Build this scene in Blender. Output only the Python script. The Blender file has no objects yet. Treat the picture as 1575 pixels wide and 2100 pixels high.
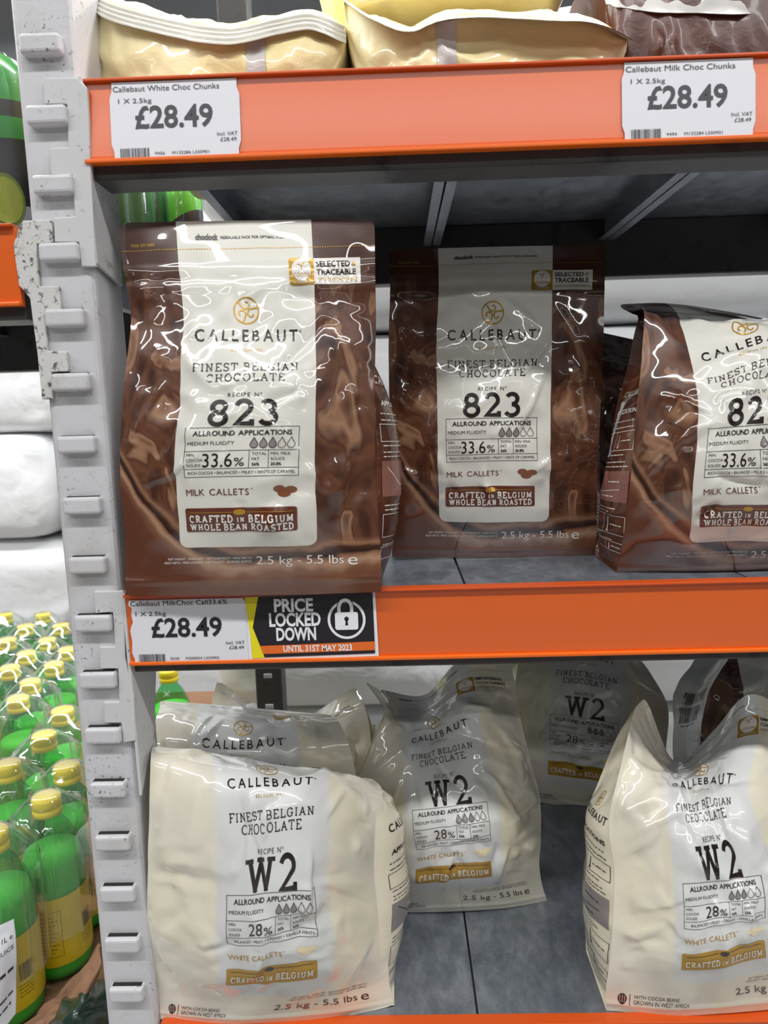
import bpy, bmesh, math, random
import numpy as np
from mathutils import Vector, Matrix

scene = bpy.context.scene
col = scene.collection
# ------------------------------------------------------------------ camera
ZO = 1.25                       # camera height above the floor
FPX, PIT, YAW, ROL = 1438.0, 0.1424, 0.0210, -0.0292
cy_, sy_, cp_, sp_ = math.cos(YAW), math.sin(YAW), math.cos(PIT), math.sin(PIT)
FWD = Vector((-sy_*cp_, cy_*cp_, -sp_))
_r = Vector((cy_, sy_, 0)); _u = _r.cross(FWD)
RGT = _r*math.cos(ROL) + _u*math.sin(ROL)
UPV = -_r*math.sin(ROL) + _u*math.cos(ROL)
CAM = Vector((0, -0.6, ZO))
cd = bpy.data.cameras.new('camera'); cam = bpy.data.objects.new('camera', cd); col.objects.link(cam)
m3 = Matrix((RGT, UPV, -FWD)).transposed()
cam.matrix_world = Matrix.Translation(CAM) @ m3.to_4x4()
cd.sensor_fit = 'VERTICAL'; cd.sensor_height = 36.0; cd.lens = FPX/2100*36.0
cd.clip_start = 0.01; cd.clip_end = 60
cd.dof.use_dof = True; cd.dof.focus_distance = 0.68; cd.dof.aperture_fstop = 8.5
scene.camera = cam

# ------------------------------------------------------------------ light
scene.view_settings.view_transform = 'Standard'; scene.view_settings.look = 'None'
scene.view_settings.gamma = 1.0; scene.view_settings.use_curve_mapping = False
scene.view_settings.exposure = -0.3
world = bpy.data.worlds.new('store'); scene.world = world; world.use_nodes = True
world.node_tree.nodes['Background'].inputs[0].default_value = (0.93, 0.97, 1.0, 1)
world.node_tree.nodes['Background'].inputs[1].default_value = 0.045
def strip(y, power, width=0.16, x=0.0, length=9.0, z=3.55):
    l = bpy.data.lights.new('ceiling_strip', 'AREA'); l.shape = 'RECTANGLE'; l.size = length; l.size_y = width
    l.energy = power; l.color = (1.0, 0.995, 0.985)
    o = bpy.data.objects.new('ceiling_strip', l); col.objects.link(o); o.location = (x, y, z)
for y_, p_ in ((-1.45, 225), (-3.4, 80), (-5.35, 18), (0.62, 330), (2.57, 200)):
    strip(y_, p_)

# ------------------------------------------------------------------ helpers
def A(px, py, Y):
    q = FWD + RGT*((px-787.5)/FPX) - UPV*((py-1050)/FPX)
    return CAM + q*((Y+0.6)/q.y)
def Zp(px, py, Z):
    q = FWD + RGT*((px-787.5)/FPX) - UPV*((py-1050)/FPX)
    return CAM + q*((Z-ZO)/q.z)
def W(x, y, z): return Vector((x, y, z+ZO))
TOPB, RH, MIDB, LOWT = ZO+.2055, .0654, ZO-.2189, ZO-.5832
MIDD, LOWD, TOPD = MIDB+RH-.004, LOWT-.004, TOPB+RH-.004

def sock(n, name): return n.inputs[name]
def mat(name, color=(0.8, .8, .8), rough=.5, metal=0, coat=0, coatr=.05, spec=.5):
    m = bpy.data.materials.new(name); m.use_nodes = True
    p = m.node_tree.nodes['Principled BSDF']
    p.inputs['Base Color'].default_value = (*color, 1); p.inputs['Roughness'].default_value = rough
    p.inputs['Metallic'].default_value = metal; p.inputs['Coat Weight'].default_value = coat
    p.inputs['Coat Roughness'].default_value = coatr; p.inputs['Specular IOR Level'].default_value = spec
    return m
def S(r, g, b):                      # sRGB 0-255 to linear
    f = lambda c: (c/255/12.92 if c/255 <= .04045 else ((c/255+.055)/1.055)**2.4)
    return (f(r), f(g), f(b))
class NT:
    def __init__(s, m): s.t = m.node_tree; s.p = s.t.nodes['Principled BSDF']
    def n(s, typ, **k):
        x = s.t.nodes.new(typ)
        for a, b in k.items(): setattr(x, a, b)
        return x
    def l(s, a, b): s.t.links.new(a, b)
    def math(s, op, a, b=None, c=None, clamp=False):
        x = s.n('ShaderNodeMath', operation=op); x.use_clamp = clamp
        for i, v in enumerate((a, b, c)):
            if v is None: continue
            if isinstance(v, (int, float)): x.inputs[i].default_value = v
            else: s.l(v, x.inputs[i])
        return x.outputs[0]
    def mix(s, f, a, b):
        x = s.n('ShaderNodeMix', data_type='RGBA')
        for i, v in ((0, f), (6, a), (7, b)):
            if isinstance(v, (int, float)): x.inputs[i].default_value = v
            elif isinstance(v, tuple): x.inputs[i].default_value = (*v, 1)
            else: s.l(v, x.inputs[i])
        return x.outputs[2]
    def noise(s, vec, scale, detail=3, dist=0, rough=.5):
        x = s.n('ShaderNodeTexNoise'); x.inputs['Scale'].default_value = scale; x.inputs['Detail'].default_value = detail
        x.inputs['Distortion'].default_value = dist; x.inputs['Roughness'].default_value = rough
        if vec is not None: s.l(vec, x.inputs['Vector'])
        return x.outputs['Fac']
    def ramp(s, f, stops):
        x = s.n('ShaderNodeValToRGB'); e = x.color_ramp.elements
        while len(e) < len(stops): e.new(.5)
        for i, (p, c) in enumerate(stops): e[i].position = p; e[i].color = (*c, 1)
        s.l(f, x.inputs[0]); return x.outputs[0]
    def bump(s, h, strength=.2, dist=.002):
        b = s.n('ShaderNodeBump'); b.inputs['Strength'].default_value = strength; b.inputs['Distance'].default_value = dist
        s.l(h, b.inputs['Height']); s.l(b.outputs[0], s.p.inputs['Normal'])
    def coord(s, which='Object'):
        return s.n('ShaderNodeTexCoord').outputs[which]

def speckled(name, c1, c2, scale, rough, metal=0, lo=.55, hi=.7, bump=0, detail=6, grime=0):
    m = mat(name, c1, rough, metal); t = NT(m); co = t.coord('Object')
    f = t.noise(co, scale, detail, .3, .65)
    cc = t.ramp(f, [(lo, c1), (hi, c2)])
    if grime:      # chips and scuffs through the paint
        f3 = t.noise(co, 260, 3, .2, .6); f4 = t.noise(co, 17, 4, .6); k = t.math('MULTIPLY', t.math('MULTIPLY', t.math('SUBTRACT', f3, .60), 14.0, None, True), t.math('MULTIPLY', t.math('SUBTRACT', f4, .5), 8.0*grime, None, True))
        cc = t.mix(k, cc, S(70, 62, 56)); ws = t.noise(co, 40, 6, 1.5, .7); cc = t.mix(t.math('MULTIPLY', t.math('SUBTRACT', ws, .6), 2.2, None, True), cc, S(158, 150, 138))
    t.l(cc, t.p.inputs['Base Color'])
    if bump: t.bump(f, bump, .001)
    return m
M = {}
M['post'] = speckled('grey_paint', S(208, 208, 212), S(196, 194, 191), 14, .38, 0, .5, .72, grime=.8)
M['bracket_worn'] = speckled('worn_paint', S(208, 207, 204), S(92, 92, 96), 150, .65, 0, .545, .62, .4, grime=1.6)
M['bracket'] = speckled('bracket_paint', S(208, 208, 209), S(150, 145, 140), 60, .4, 0, .60, .74, grime=1.2)
M['dark_slot'] = mat('slot_shadow', (.015, .014, .013), .8)
M['rail'] = mat('orange_plastic', S(240, 106, 14), .4, 0, .12, .15)
M['railtop'] = mat('orange_lip', S(214, 84, 24), .4)
M['beam'] = speckled('dark_steel', S(72, 70, 70), S(50, 48, 48), 30, .45, .3)
M['galv'] = mat('galvanised_steel', S(150, 156, 165), .4, .5)
t = NT(M['galv']); co = t.coord('Object')
mp = t.n('ShaderNodeMapping'); mp.inputs['Scale'].default_value = (1, .55, 1); t.l(co, mp.inputs['Vector'])
f1 = t.noise(mp.outputs[0], 55, 9, .35, .72); f2 = t.noise(co, 6, 3, .5)
c_ = t.ramp(f1, [(.34, S(108, 116, 126)), (.5, S(142, 150, 160)), (.68, S(180, 187, 195))])
t.l(t.mix(f2, c_, S(116, 122, 132)), t.p.inputs['Base Color'])
t.l(t.math('MULTIPLY_ADD', f1, .35, .22), t.p.inputs['Roughness']); t.bump(f1, .08, .001)
M['paper'] = mat('label_paper', S(228, 229, 236), .45, 0, .2, .2)
M['ink'] = mat('label_ink', S(72, 70, 78), .5)
M['ink_dark'] = mat('dark_ink', S(42, 38, 46), .45)
M['yellow_card'] = mat('yellow_card', S(238, 224, 30), .4)
M['black_card'] = mat('black_card', S(36, 32, 38), .35)
M['orange_card'] = mat('orange_card', S(232, 110, 40), .4)
M['white_card'] = mat('white_card', S(238, 238, 242), .4)
def clear(name, tint=(1, 1, 1), haze=0.0, rough=.08, ior=1.45, gl=1.0):
    m = bpy.data.materials.new(name); m.use_nodes = True; nt = m.node_tree; nt.nodes.clear()
    o = nt.nodes.new('ShaderNodeOutputMaterial'); tr = nt.nodes.new('ShaderNodeBsdfTransparent'); tr.inputs[0].default_value = (*tint, 1)
    g = nt.nodes.new('ShaderNodeBsdfGlossy'); g.inputs['Roughness'].default_value = rough
    fr = nt.nodes.new('ShaderNodeFresnel'); ge = nt.nodes.new('ShaderNodeNewGeometry')      # thin film: same reflection from both sides
    io = nt.nodes.new('ShaderNodeMath'); io.operation = 'MULTIPLY_ADD'; io.inputs[1].default_value = 1/ior-ior; io.inputs[2].default_value = ior
    nt.links.new(ge.outputs['Backfacing'], io.inputs[0]); nt.links.new(io.outputs[0], fr.inputs[0])
    d = nt.nodes.new('ShaderNodeBsdfDiffuse'); d.inputs[0].default_value = (.9, .93, .95, 1)
    m1 = nt.nodes.new('ShaderNodeMixShader'); m1.inputs[0].default_value = haze
    nt.links.new(tr.outputs[0], m1.inputs[1]); nt.links.new(d.outputs[0], m1.inputs[2])
    m2 = nt.nodes.new('ShaderNodeMixShader')
    k = nt.nodes.new('ShaderNodeMath'); k.operation = 'MULTIPLY'; k.inputs[1].default_value = gl
    nt.links.new(fr.outputs[0], k.inputs[0]); nt.links.new(k.outputs[0], m2.inputs[0])
    nt.links.new(m1.outputs[0], m2.inputs[1]); nt.links.new(g.outputs[0], m2.inputs[2])
    nt.links.new(m2.outputs[0], o.inputs[0]); return m
M['cover'] = clear('clear_cover', (1, 1, 1), .0, .20, 1.5, 1.9)
M['wrap'] = clear('shrink_wrap', (.98, 1, .98), .06, .06, 1.5, 2.0)

def link(name, me, parent=None, mats=None, smooth=False):
    o = bpy.data.objects.new(name, me); col.objects.link(o)
    if parent is not None: o.parent = parent
    for m in (mats or []): me.materials.append(m)
    if smooth: me.polygons.foreach_set('use_smooth', [True]*len(me.polygons))
    return o
def tag(o, label, cat, group=None, kind=None):
    o['label'] = label; o['category'] = cat
    if group: o['group'] = group
    if kind: o['kind'] = kind
    return o
def empty(name, loc=(0, 0, 0), label=None, cat=None, group=None):
    o = bpy.data.objects.new(name, None); col.objects.link(o); o.location = loc; o.empty_display_size = .02
    if label: tag(o, label, cat, group)
    return o
def pymesh(name, verts, faces, parent=None, mats=None, smooth=False, origin=None):
    """verts are world coordinates; the parent sits at origin without rotation"""
    v = np.array([tuple(x) for x in verts], float)
    if parent is not None: v = v - np.array(worldloc(parent))
    me = bpy.data.meshes.new(name); me.from_pydata(v.tolist(), [], faces); me.update()
    return link(name, me, parent, mats, smooth)
def worldloc(o):
    v = Vector((0, 0, 0))
    while o is not None: v = v+Vector(o.location); o = o.parent
    return v
def bevbox(name, lo, hi, m, parent=None, bev=.0015, seg=2):
    bm = bmesh.new(); bmesh.ops.create_cube(bm, size=1)
    off = worldloc(parent)
    for v in bm.verts:
        v.co = Vector([lo[i] + (v.co[i]+.5)*(hi[i]-lo[i]) for i in range(3)]) - off
    if bev: bmesh.ops.bevel(bm, geom=bm.edges[:], offset=bev, segments=seg, affect='EDGES', profile=.5)
    me = bpy.data.meshes.new(name); bm.to_mesh(me); bm.free()
    return link(name, me, parent, [m], True) if False else link(name, me, parent, [m])
def prism(name, pts, thick, m, parent=None, bev=.0008, direction=(0, 1, 0)):
    """polygon of world points extruded along direction by thick"""
    bm = bmesh.new(); off = Vector(parent.location) if parent is not None else Vector((0, 0, 0))
    vs = [bm.verts.new(p - off) for p in pts]; f = bm.faces.new(vs)
    r = bmesh.ops.extrude_face_region(bm, geom=[f]); d = Vector(direction)*thick
    for g in r['geom']:
        if isinstance(g, bmesh.types.BMVert): g.co += d
    bmesh.ops.recalc_face_normals(bm, faces=bm.faces[:])
    if bev: bmesh.ops.bevel(bm, geom=bm.edges[:], offset=bev, segments=2, affect='EDGES', profile=.5)
    me = bpy.data.meshes.new(name); bm.to_mesh(me); bm.free()
    return link(name, me, parent, [m])

# ------------------------------------------------------------------ 2-D lettering
_fc = {}
def font2d(s, bold=0.0):
    """text in Blender's own font: list of 2-D verts (cap height 1, left at 0), tris"""
    k = (s, bold)
    if k in _fc: return _fc[k]
    c = bpy.data.curves.new('t', 'FONT'); c.body = s; c.size = 1.0; c.resolution_u = 3; c.offset = bold; c.fill_mode = 'FRONT'
    c.dimensions = '2D'
    o = bpy.data.objects.new('t', c); me = bpy.data.meshes.new_from_object(o)
    n = len(me.vertices); v = np.empty(n*3); me.vertices.foreach_get('co', v); v = v.reshape(-1, 3)[:, :2]
    me.calc_loop_triangles(); tr = np.empty(len(me.loop_triangles)*3, int); me.loop_triangles.foreach_get('vertices', tr)
    bpy.data.meshes.remove(me); bpy.data.objects.remove(o); bpy.data.curves.remove(c)
    _fc[k] = (v, tr.reshape(-1, 3)); return _fc[k]
CAPH = max(font2d('H')[0][:, 1]) if len(font2d('H')[0]) else .7
def text(s, x0, z, cap, x1=None, align='L', bold=0.0, track=None):
    """cap height and x in mm; x1 stretches the line to end there; z is the centre line of the capitals"""
    v, tr = font2d(s, bold/ max(cap, .1)*CAPH if bold else 0.0)
    if len(v) == 0: return np.zeros((0, 2)), np.zeros((0, 3), int)
    k = cap/CAPH; v = v*k; xmin, xmax = v[:, 0].min(), v[:, 0].max(); w = xmax-xmin
    v = v - [xmin, cap/2]
    if x1 is not None: v = v*[(x1-x0)/w, 1]; w = x1-x0
    elif align == 'C': v = v - [w/2, 0]
    elif align == 'R': v = v - [w, 0]
    return v + [x0, z], tr
def spaced(s, x0, x1, z, cap, bold=0.0, wk=1.0):
    """letters set one by one, evenly tracked from x0 to x1"""
    gl = []; tot = 0
    for ch in s:
        if ch == ' ': gl.append(None); tot += cap*.45; continue
        v, tr = font2d(ch, bold/cap*CAPH if bold else 0.0); v = v*(cap/CAPH); v = v - [v[:, 0].min(), cap/2]; v = v*[wk, 1]
        gl.append((v, tr)); tot += v[:, 0].max()
    gap = (x1-x0-tot)/max(1, len(s)-1); x = x0; V = []; T = []; n = 0
    for g in gl:
        if g is None: x += cap*.45+gap; continue
        V.append(g[0]+[x, z]); T.append(g[1]+n); n += len(g[0]); x += g[0][:, 0].max()+gap
    return np.vstack(V), np.vstack(T)
def arc(cx, cy, rx, ry, a0, a1, n=14):
    return [(cx+rx*math.cos(math.radians(a0+(a1-a0)*i/n)), cy+ry*math.sin(math.radians(a0+(a1-a0)*i/n))) for i in range(n+1)]
SL = {  # slab-serif stroke letters: width, strokes, serif feet
 'I': (.40, [[(.2, 0), (.2, 1)]], [(.2, 0), (.2, 1)]),
 'F': (.74, [[(.2, 0), (.2, 1)], [(.05, 1), (.7, 1), (.7, .8)], [(.2, .52), (.52, .52)]], [(.2, 0)]),
 'E': (.78, [[(.2, 0), (.2, 1)], [(.05, 1), (.7, 1), (.7, .8)], [(.2, .52), (.52, .52)], [(.05, 0), (.74, 0), (.74, .22)]], []),
 'L': (.74, [[(.2, 0), (.2, 1)], [(.05, 0), (.7, 0), (.7, .24)]], [(.2, 1)]),
 'T': (.80, [[(.4, 0), (.4, 1)], [(.05, .78), (.05, 1), (.75, 1), (.75, .78)]], [(.4, 0)]),
 'H': (.92, [[(.2, 0), (.2, 1)], [(.72, 0), (.72, 1)], [(.2, .5), (.72, .5)]], [(.2, 0), (.2, 1), (.72, 0), (.72, 1)]),
 'N': (.92, [[(.2, 0), (.2, 1)], [(.19, .98), (.73, .02)], [(.72, 0), (.72, 1)]], [(.2, 0), (.14, 1), (.72, 1)]),
 'M': (1.1, [[(.18, 0), (.2, 1)], [(.2, .98), (.56, .12)], [(.54, .12), (.9, .98)], [(.9, 1), (.92, 0)]], [(.18, 0), (.92, 0), (.15, 1), (.95, 1)]),
 'A': (.92, [[(.14, 0), (.48, 1)], [(.44, 1), (.78, 0)], [(.26, .34), (.66, .34)]], [(.14, 0), (.78, 0)]),
 'B': (.80, [[(.2, 0), (.2, 1)], [(.05, 1), (.42, 1)]+arc(.42, .76, .24, .24, 90, -90)+[(.2, .52)], [(.42, .52)]+arc(.44, .26, .28, .26, 90, -90)+[(.05, 0)]], []),
 'C': (.84, [arc(.44, .5, .36, .5, 48, 312, 22), [(.70, .98), (.70, .72)]], []),
 'G': (.90, [arc(.44, .5, .36, .5, 48, 300, 22)+[(.72, .1), (.72, .44)], [(.52, .44), (.86, .44)], [(.70, .98), (.70, .72)]], []),
 'D': (.88, [[(.2, 0), (.2, 1)], [(.05, 1), (.38, 1)]+arc(.38, .5, .42, .5, 90, -90, 20)+[(.05, 0)]], []),
 'O': (.92, [arc(.46, .5, .38, .5, 0, 360, 30)], []),
 'R': (.86, [[(.2, 0), (.2, 1)], [(.05, 1), (.42, 1)]+arc(.42, .75, .25, .25, 90, -90)+[(.2, .5)], [(.42, .5), (.72, 0)]], [(.2, 0), (.74, 0)]),
 'S': (.70, [arc(.35, .75, .25, .25, 40, 270, 14)+arc(.35, .25, .27, .25, 90, -140, 14), [(.58, 1), (.58, .8)], [(.1, 0), (.1, .2)]], []),
 'U': (.92, [[(.2, 1), (.2, .34)]+arc(.46, .3, .26, .3, 180, 360, 14)+[(.72, 1)]], [(.2, 1), (.72, 1)]),
 'W': (1.25, [[(.16, 1), (.42, .0)], [(.38, 0), (.66, .98)], [(.62, .98), (.90, 0)], [(.86, 0), (1.10, 1)]], [(.14, 1), (1.12, 1), (.64, 1)]),
 '8': (.78, [arc(.39, .76, .25, .24, 0, 360, 24), arc(.39, .26, .31, .26, 0, 360, 26)], []),
 '2': (.74, [arc(.36, .72, .27, .28, 165, -30, 16)+[(.1, .02), (.68, .02), (.68, .2)]], []),
 '3': (.74, [arc(.34, .76, .25, .24, 150, -90, 16), arc(.34, .26, .31, .26, 90, -155, 18)], []),
}
def stroke_poly(pts, w, V, T):
    p = np.array(pts, float); n = len(p)
    closed = np.allclose(p[0], p[-1])
    for i in range(n):
        a = p[i]-p[i-1] if i > 0 else (p[i]-p[-2] if closed else p[1]-p[0])
        b = p[i+1]-p[i] if i < n-1 else (p[1]-p[0] if closed else p[-1]-p[-2])
        a = a/(np.linalg.norm(a)+1e-9); b = b/(np.linalg.norm(b)+1e-9)
        na, nb = np.array([-a[1], a[0]]), np.array([-b[1], b[0]])
        m = na+nb; d = m@na; m = m/max(d, .45) if np.linalg.norm(m) > .1 else na
        V.append(p[i]+m*w/2); V.append(p[i]-m*w/2)
        if i > 0: k = len(V); T += [(k-4, k-3, k-1), (k-4, k-1, k-2)]
def slab(s, x0, x1, z, cap, sw=.13, serif=.15):
    V = []; T = []; x = 0; gap = .10+sw*.6
    for ch in s:
        if ch == ' ': x += .42; continue
        sc = 1.0
        if ch.islower(): ch = ch.upper(); sc = .68
        w, st, sf = SL[ch]; n0 = len(V)
        for q in st: stroke_poly(q, sw, V, T)
        for (a, b) in sf:
            yy = b + (sw*.32 if b == 0 else -sw*.32)
            stroke_poly([(a-serif, yy), (a+serif, yy)], sw*.75, V, T)
        for i in range(n0, len(V)): V[i] = np.array([V[i][0]*sc + x, V[i][1]*sc])
        x += w*sc+gap
    V = np.array(V); V[:, 0] -= V[:, 0].min(); V *= [(x1-x0)/V[:, 0].max(), cap]
    return V+[x0, z-cap/2], np.array(T)
def line2d(pts, w):
    V = []; T = []; q = []
    for a, b in zip(pts[:-1], pts[1:]):
        k = max(1, int(math.dist(a, b)/3)); q += [(a[0]+(b[0]-a[0])*i/k, a[1]+(b[1]-a[1])*i/k) for i in range(k)]
    q.append(pts[-1]); stroke_poly(q, w, V, T); return np.array(V), np.array(T)
def fan(pts):
    p = np.array(pts, float); c = p.mean(0); n = len(p)
    return np.vstack([p, c]), np.array([(i, (i+1) % n, n) for i in range(n)])
def rrect(x0, z0, x1, z1, r=1.5):
    pts = []
    for cx, cz, a in ((x1-r, z1-r, 0), (x0+r, z1-r, 90), (x0+r, z0+r, 180), (x1-r, z0+r, 270)): pts += arc(cx, cz, r, r, a, a+90, 4)
    return fan(pts)
def quads(x0, z0, x1, z1, step=3.0):
    nx, nz = max(1, int((x1-x0)/step)), max(1, int((z1-z0)/step))
    V = [(x0+(x1-x0)*i/nx, z0+(z1-z0)*j/nz) for j in range(nz+1) for i in range(nx+1)]; T = []
    for j in range(nz):
        for i in range(nx):
            a = j*(nx+1)+i; T += [(a, a+1, a+nx+2), (a, a+nx+2, a+nx+1)]
    return np.array(V), np.array(T)
def drop_outline(x, z, h):
    w = h*.33
    return [(x, z+h/2)] + [(x+w*math.sin(a)*(1 if True else 1), z-h*.18-w*math.cos(a)*1.0) for a in np.linspace(2.2, -2.2, 15)][::1]
def bars(x0, z0, x1, z1, seed=1, n=26):
    r = random.Random(seed); V = []; T = []; x = x0; u = (x1-x0)/(n*2.0)
    while x < x1-u:
        w = u*r.choice((.6, 1, 1, 1.8)); k = len(V)
        V += [(x, z0), (min(x+w, x1), z0), (min(x+w, x1), z1), (x, z1)]; T += [(k, k+1, k+2), (k, k+2, k+3)]; x += w+u*r.choice((.7, 1, 1.5))
    return np.array(V), np.array(T)
def smallprint(x0, x1, z, h, seed=0):
    """a line of print too small to read: broken word-length strokes"""
    r = random.Random(seed*7+int(z*3)); V = []; T = []; x = x0
    while x < x1-h:
        w = min(r.uniform(1.5, 5)*h, x1-x); k = len(V); V += [(x, z-h*.3), (x+w, z-h*.3), (x+w, z+h*.3), (x, z+h*.3)]; T += [(k, k+1, k+2), (k, k+2, k+3)]; x += w+h*.7
    return np.array(V), np.array(T)
def refine(V, T, mx):
    """split long triangle edges so that print follows the folds"""
    V = [tuple(p) for p in V]; out = []; st = [tuple(t_) for t_ in T]; cache = {}
    while st:
        a, b, c = st.pop()
        L = [math.dist(V[a], V[b]), math.dist(V[b], V[c]), math.dist(V[c], V[a])]; k = max(range(3), key=lambda i: L[i])
        if L[k] <= mx: out.append((a, b, c)); continue
        a, b, c = ((a, b, c), (b, c, a), (c, a, b))[k]
        key = (min(a, b), max(a, b))
        if key not in cache: V.append(((V[a][0]+V[b][0])/2, (V[a][1]+V[b][1])/2)); cache[key] = len(V)-1
        m = cache[key]; st += [(a, m, c), (m, b, c)]
    return np.array(V), np.array(out)

# ------------------------------------------------------------------ film materials
def BR(r, g, b): return tuple(.66*c for c in S(r, g, b))
def film_art(name, white):
    m = mat(name, (.5, .3, .2), .38, 0, .9, .035); t = NT(m); t.p.inputs['Coat IOR'].default_value = 1.8
    uv = t.coord('UV'); sx = t.n('ShaderNodeSeparateXYZ'); t.l(uv, sx.inputs[0]); X, Z = sx.outputs[0], sx.outputs[1]
    if white:
        n = t.noise(uv, 1.3, 2, .6)
        base = t.ramp(n, [(.38, S(240, 233, 208)), (.55, S(235, 229, 212)), (.66, S(222, 215, 200))])
        pan = S(226, 228, 226)
    else:
        w = t.n('ShaderNodeTexNoise'); w.inputs['Scale'].default_value = 1.15; w.inputs['Detail'].default_value = 2.2; w.inputs['Distortion'].default_value = 2.4
        mp = t.n('ShaderNodeMapping'); mp.inputs['Rotation'].default_value = (0, 0, .75); mp.inputs['Scale'].default_value = (1.5, .75, 1); t.l(uv, mp.inputs['Vector']); t.l(mp.outputs[0], w.inputs['Vector'])
        body = t.ramp(w.outputs['Fac'], [(.30, BR(52, 24, 12)), (.40, BR(98, 54, 32)), (.48, BR(128, 78, 50)), (.53, BR(104, 58, 36)), (.60, BR(192, 144, 110)), (.66, BR(150, 100, 70)), (.76, BR(78, 40, 22))])
        # swirl of poured chocolate near the foot of the pack
        lx = t.math('MAXIMUM', t.math('SUBTRACT', -.05, X), 0.0); rx = t.math('MAXIMUM', X, 0.0)
        cz = t.math('ADD', t.math('MULTIPLY_ADD', t.math('POWER', lx, 2.0), .93, .20), t.math('MULTIPLY', rx, .07))
        wob = t.math('MULTIPLY', t.math('SUBTRACT', t.noise(uv, 2.2, 2, .8), .5), .22)
        sw = t.math('MULTIPLY_ADD', t.math('ADD', t.math('SUBTRACT', Z, cz), wob), 1.0, .5)
        swc = t.ramp(sw, [(.0, BR(112, 62, 38)), (.30, BR(118, 66, 42)), (.40, BR(150, 98, 68)), (.46, BR(212, 168, 136)), (.50, BR(176, 122, 88)), (.53, BR(44, 18, 10)), (.58, BR(84, 44, 26)), (.63, BR(190, 140, 106)), (.70, BR(120, 68, 42))])
        low = t.math('MULTIPLY', t.math('SUBTRACT', .73, sw), 8.0, None, True)
        base = t.mix(low, body, swc)
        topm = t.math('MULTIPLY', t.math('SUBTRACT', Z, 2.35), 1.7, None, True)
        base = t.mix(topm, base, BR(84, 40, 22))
        pan = S(226, 224, 214)
    qx = t.math('SUBTRACT', t.math('ABSOLUTE', t.math('SUBTRACT', X, .005)), .573-.08)
    qz = t.math('SUBTRACT', t.math('ABSOLUTE', t.math('SUBTRACT', Z, 1.98)), 1.60-.08)
    mx = lambda a: t.math('MAXIMUM', a, 0.0)
    ln = t.math('SQRT', t.math('ADD', t.math('POWER', mx(qx), 2.0), t.math('POWER', mx(qz), 2.0)))
    d = t.math('SUBTRACT', t.math('ADD', ln, t.math('MINIMUM', t.math('MAXIMUM', qx, qz), 0.0)), .08)
    if white: mask = t.math('MULTIPLY', t.math('SUBTRACT', .02, d), 25.0, None, True)
    else: mask = t.math('LESS_THAN', d, 0.0)
    t.l(t.mix(mask, base, pan), t.p.inputs['Base Color'])
    h = t.noise(uv, 26, 3, .5); t.bump(h, .05, .001)
    return m
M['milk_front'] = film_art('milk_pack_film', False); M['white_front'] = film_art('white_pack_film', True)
M['milk_side'] = mat('brown_film', BR(104, 54, 32), .36, 0, 1.0, .045); t = NT(M['milk_side'])
t.l(t.ramp(t.noise(t.coord('UV'), 2.2, 3, 1.5), [(.35, BR(74, 34, 18)), (.55, BR(118, 64, 38)), (.7, BR(140, 84, 54))]), t.p.inputs['Base Color'])
M['white_side'] = mat('cream_film', S(236, 229, 206), .36, 0, 1.0, .045)
M['p_black'] = mat('print_black', S(34, 22, 22), .36, 0, .9, .045)
M['p_brown'] = mat('print_brown', S(98, 44, 24), .36, 0, .9, .045)
M['p_gold'] = mat('print_gold', S(188, 146, 46), .32, .25, .5, .05)
M['p_white'] = mat('print_white', S(236, 232, 224), .36, 0, .9, .045)
M['p_grey'] = mat('print_grey', S(140, 134, 132), .36, 0, .9, .045)
M['p_bean'] = mat('print_bean', S(128, 74, 46), .36, 0, .9, .045)
M['p_cream'] = mat('print_cream', S(240, 226, 186), .36, 0, .9, .045)
M['p_mauve'] = mat('print_mauve', S(142, 96, 86), .36, 0, .5, .05)
PK = ['p_black', 'p_brown', 'p_gold', 'p_white', 'p_grey', 'p_bean', 'p_cream', 'p_mauve']

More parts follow.
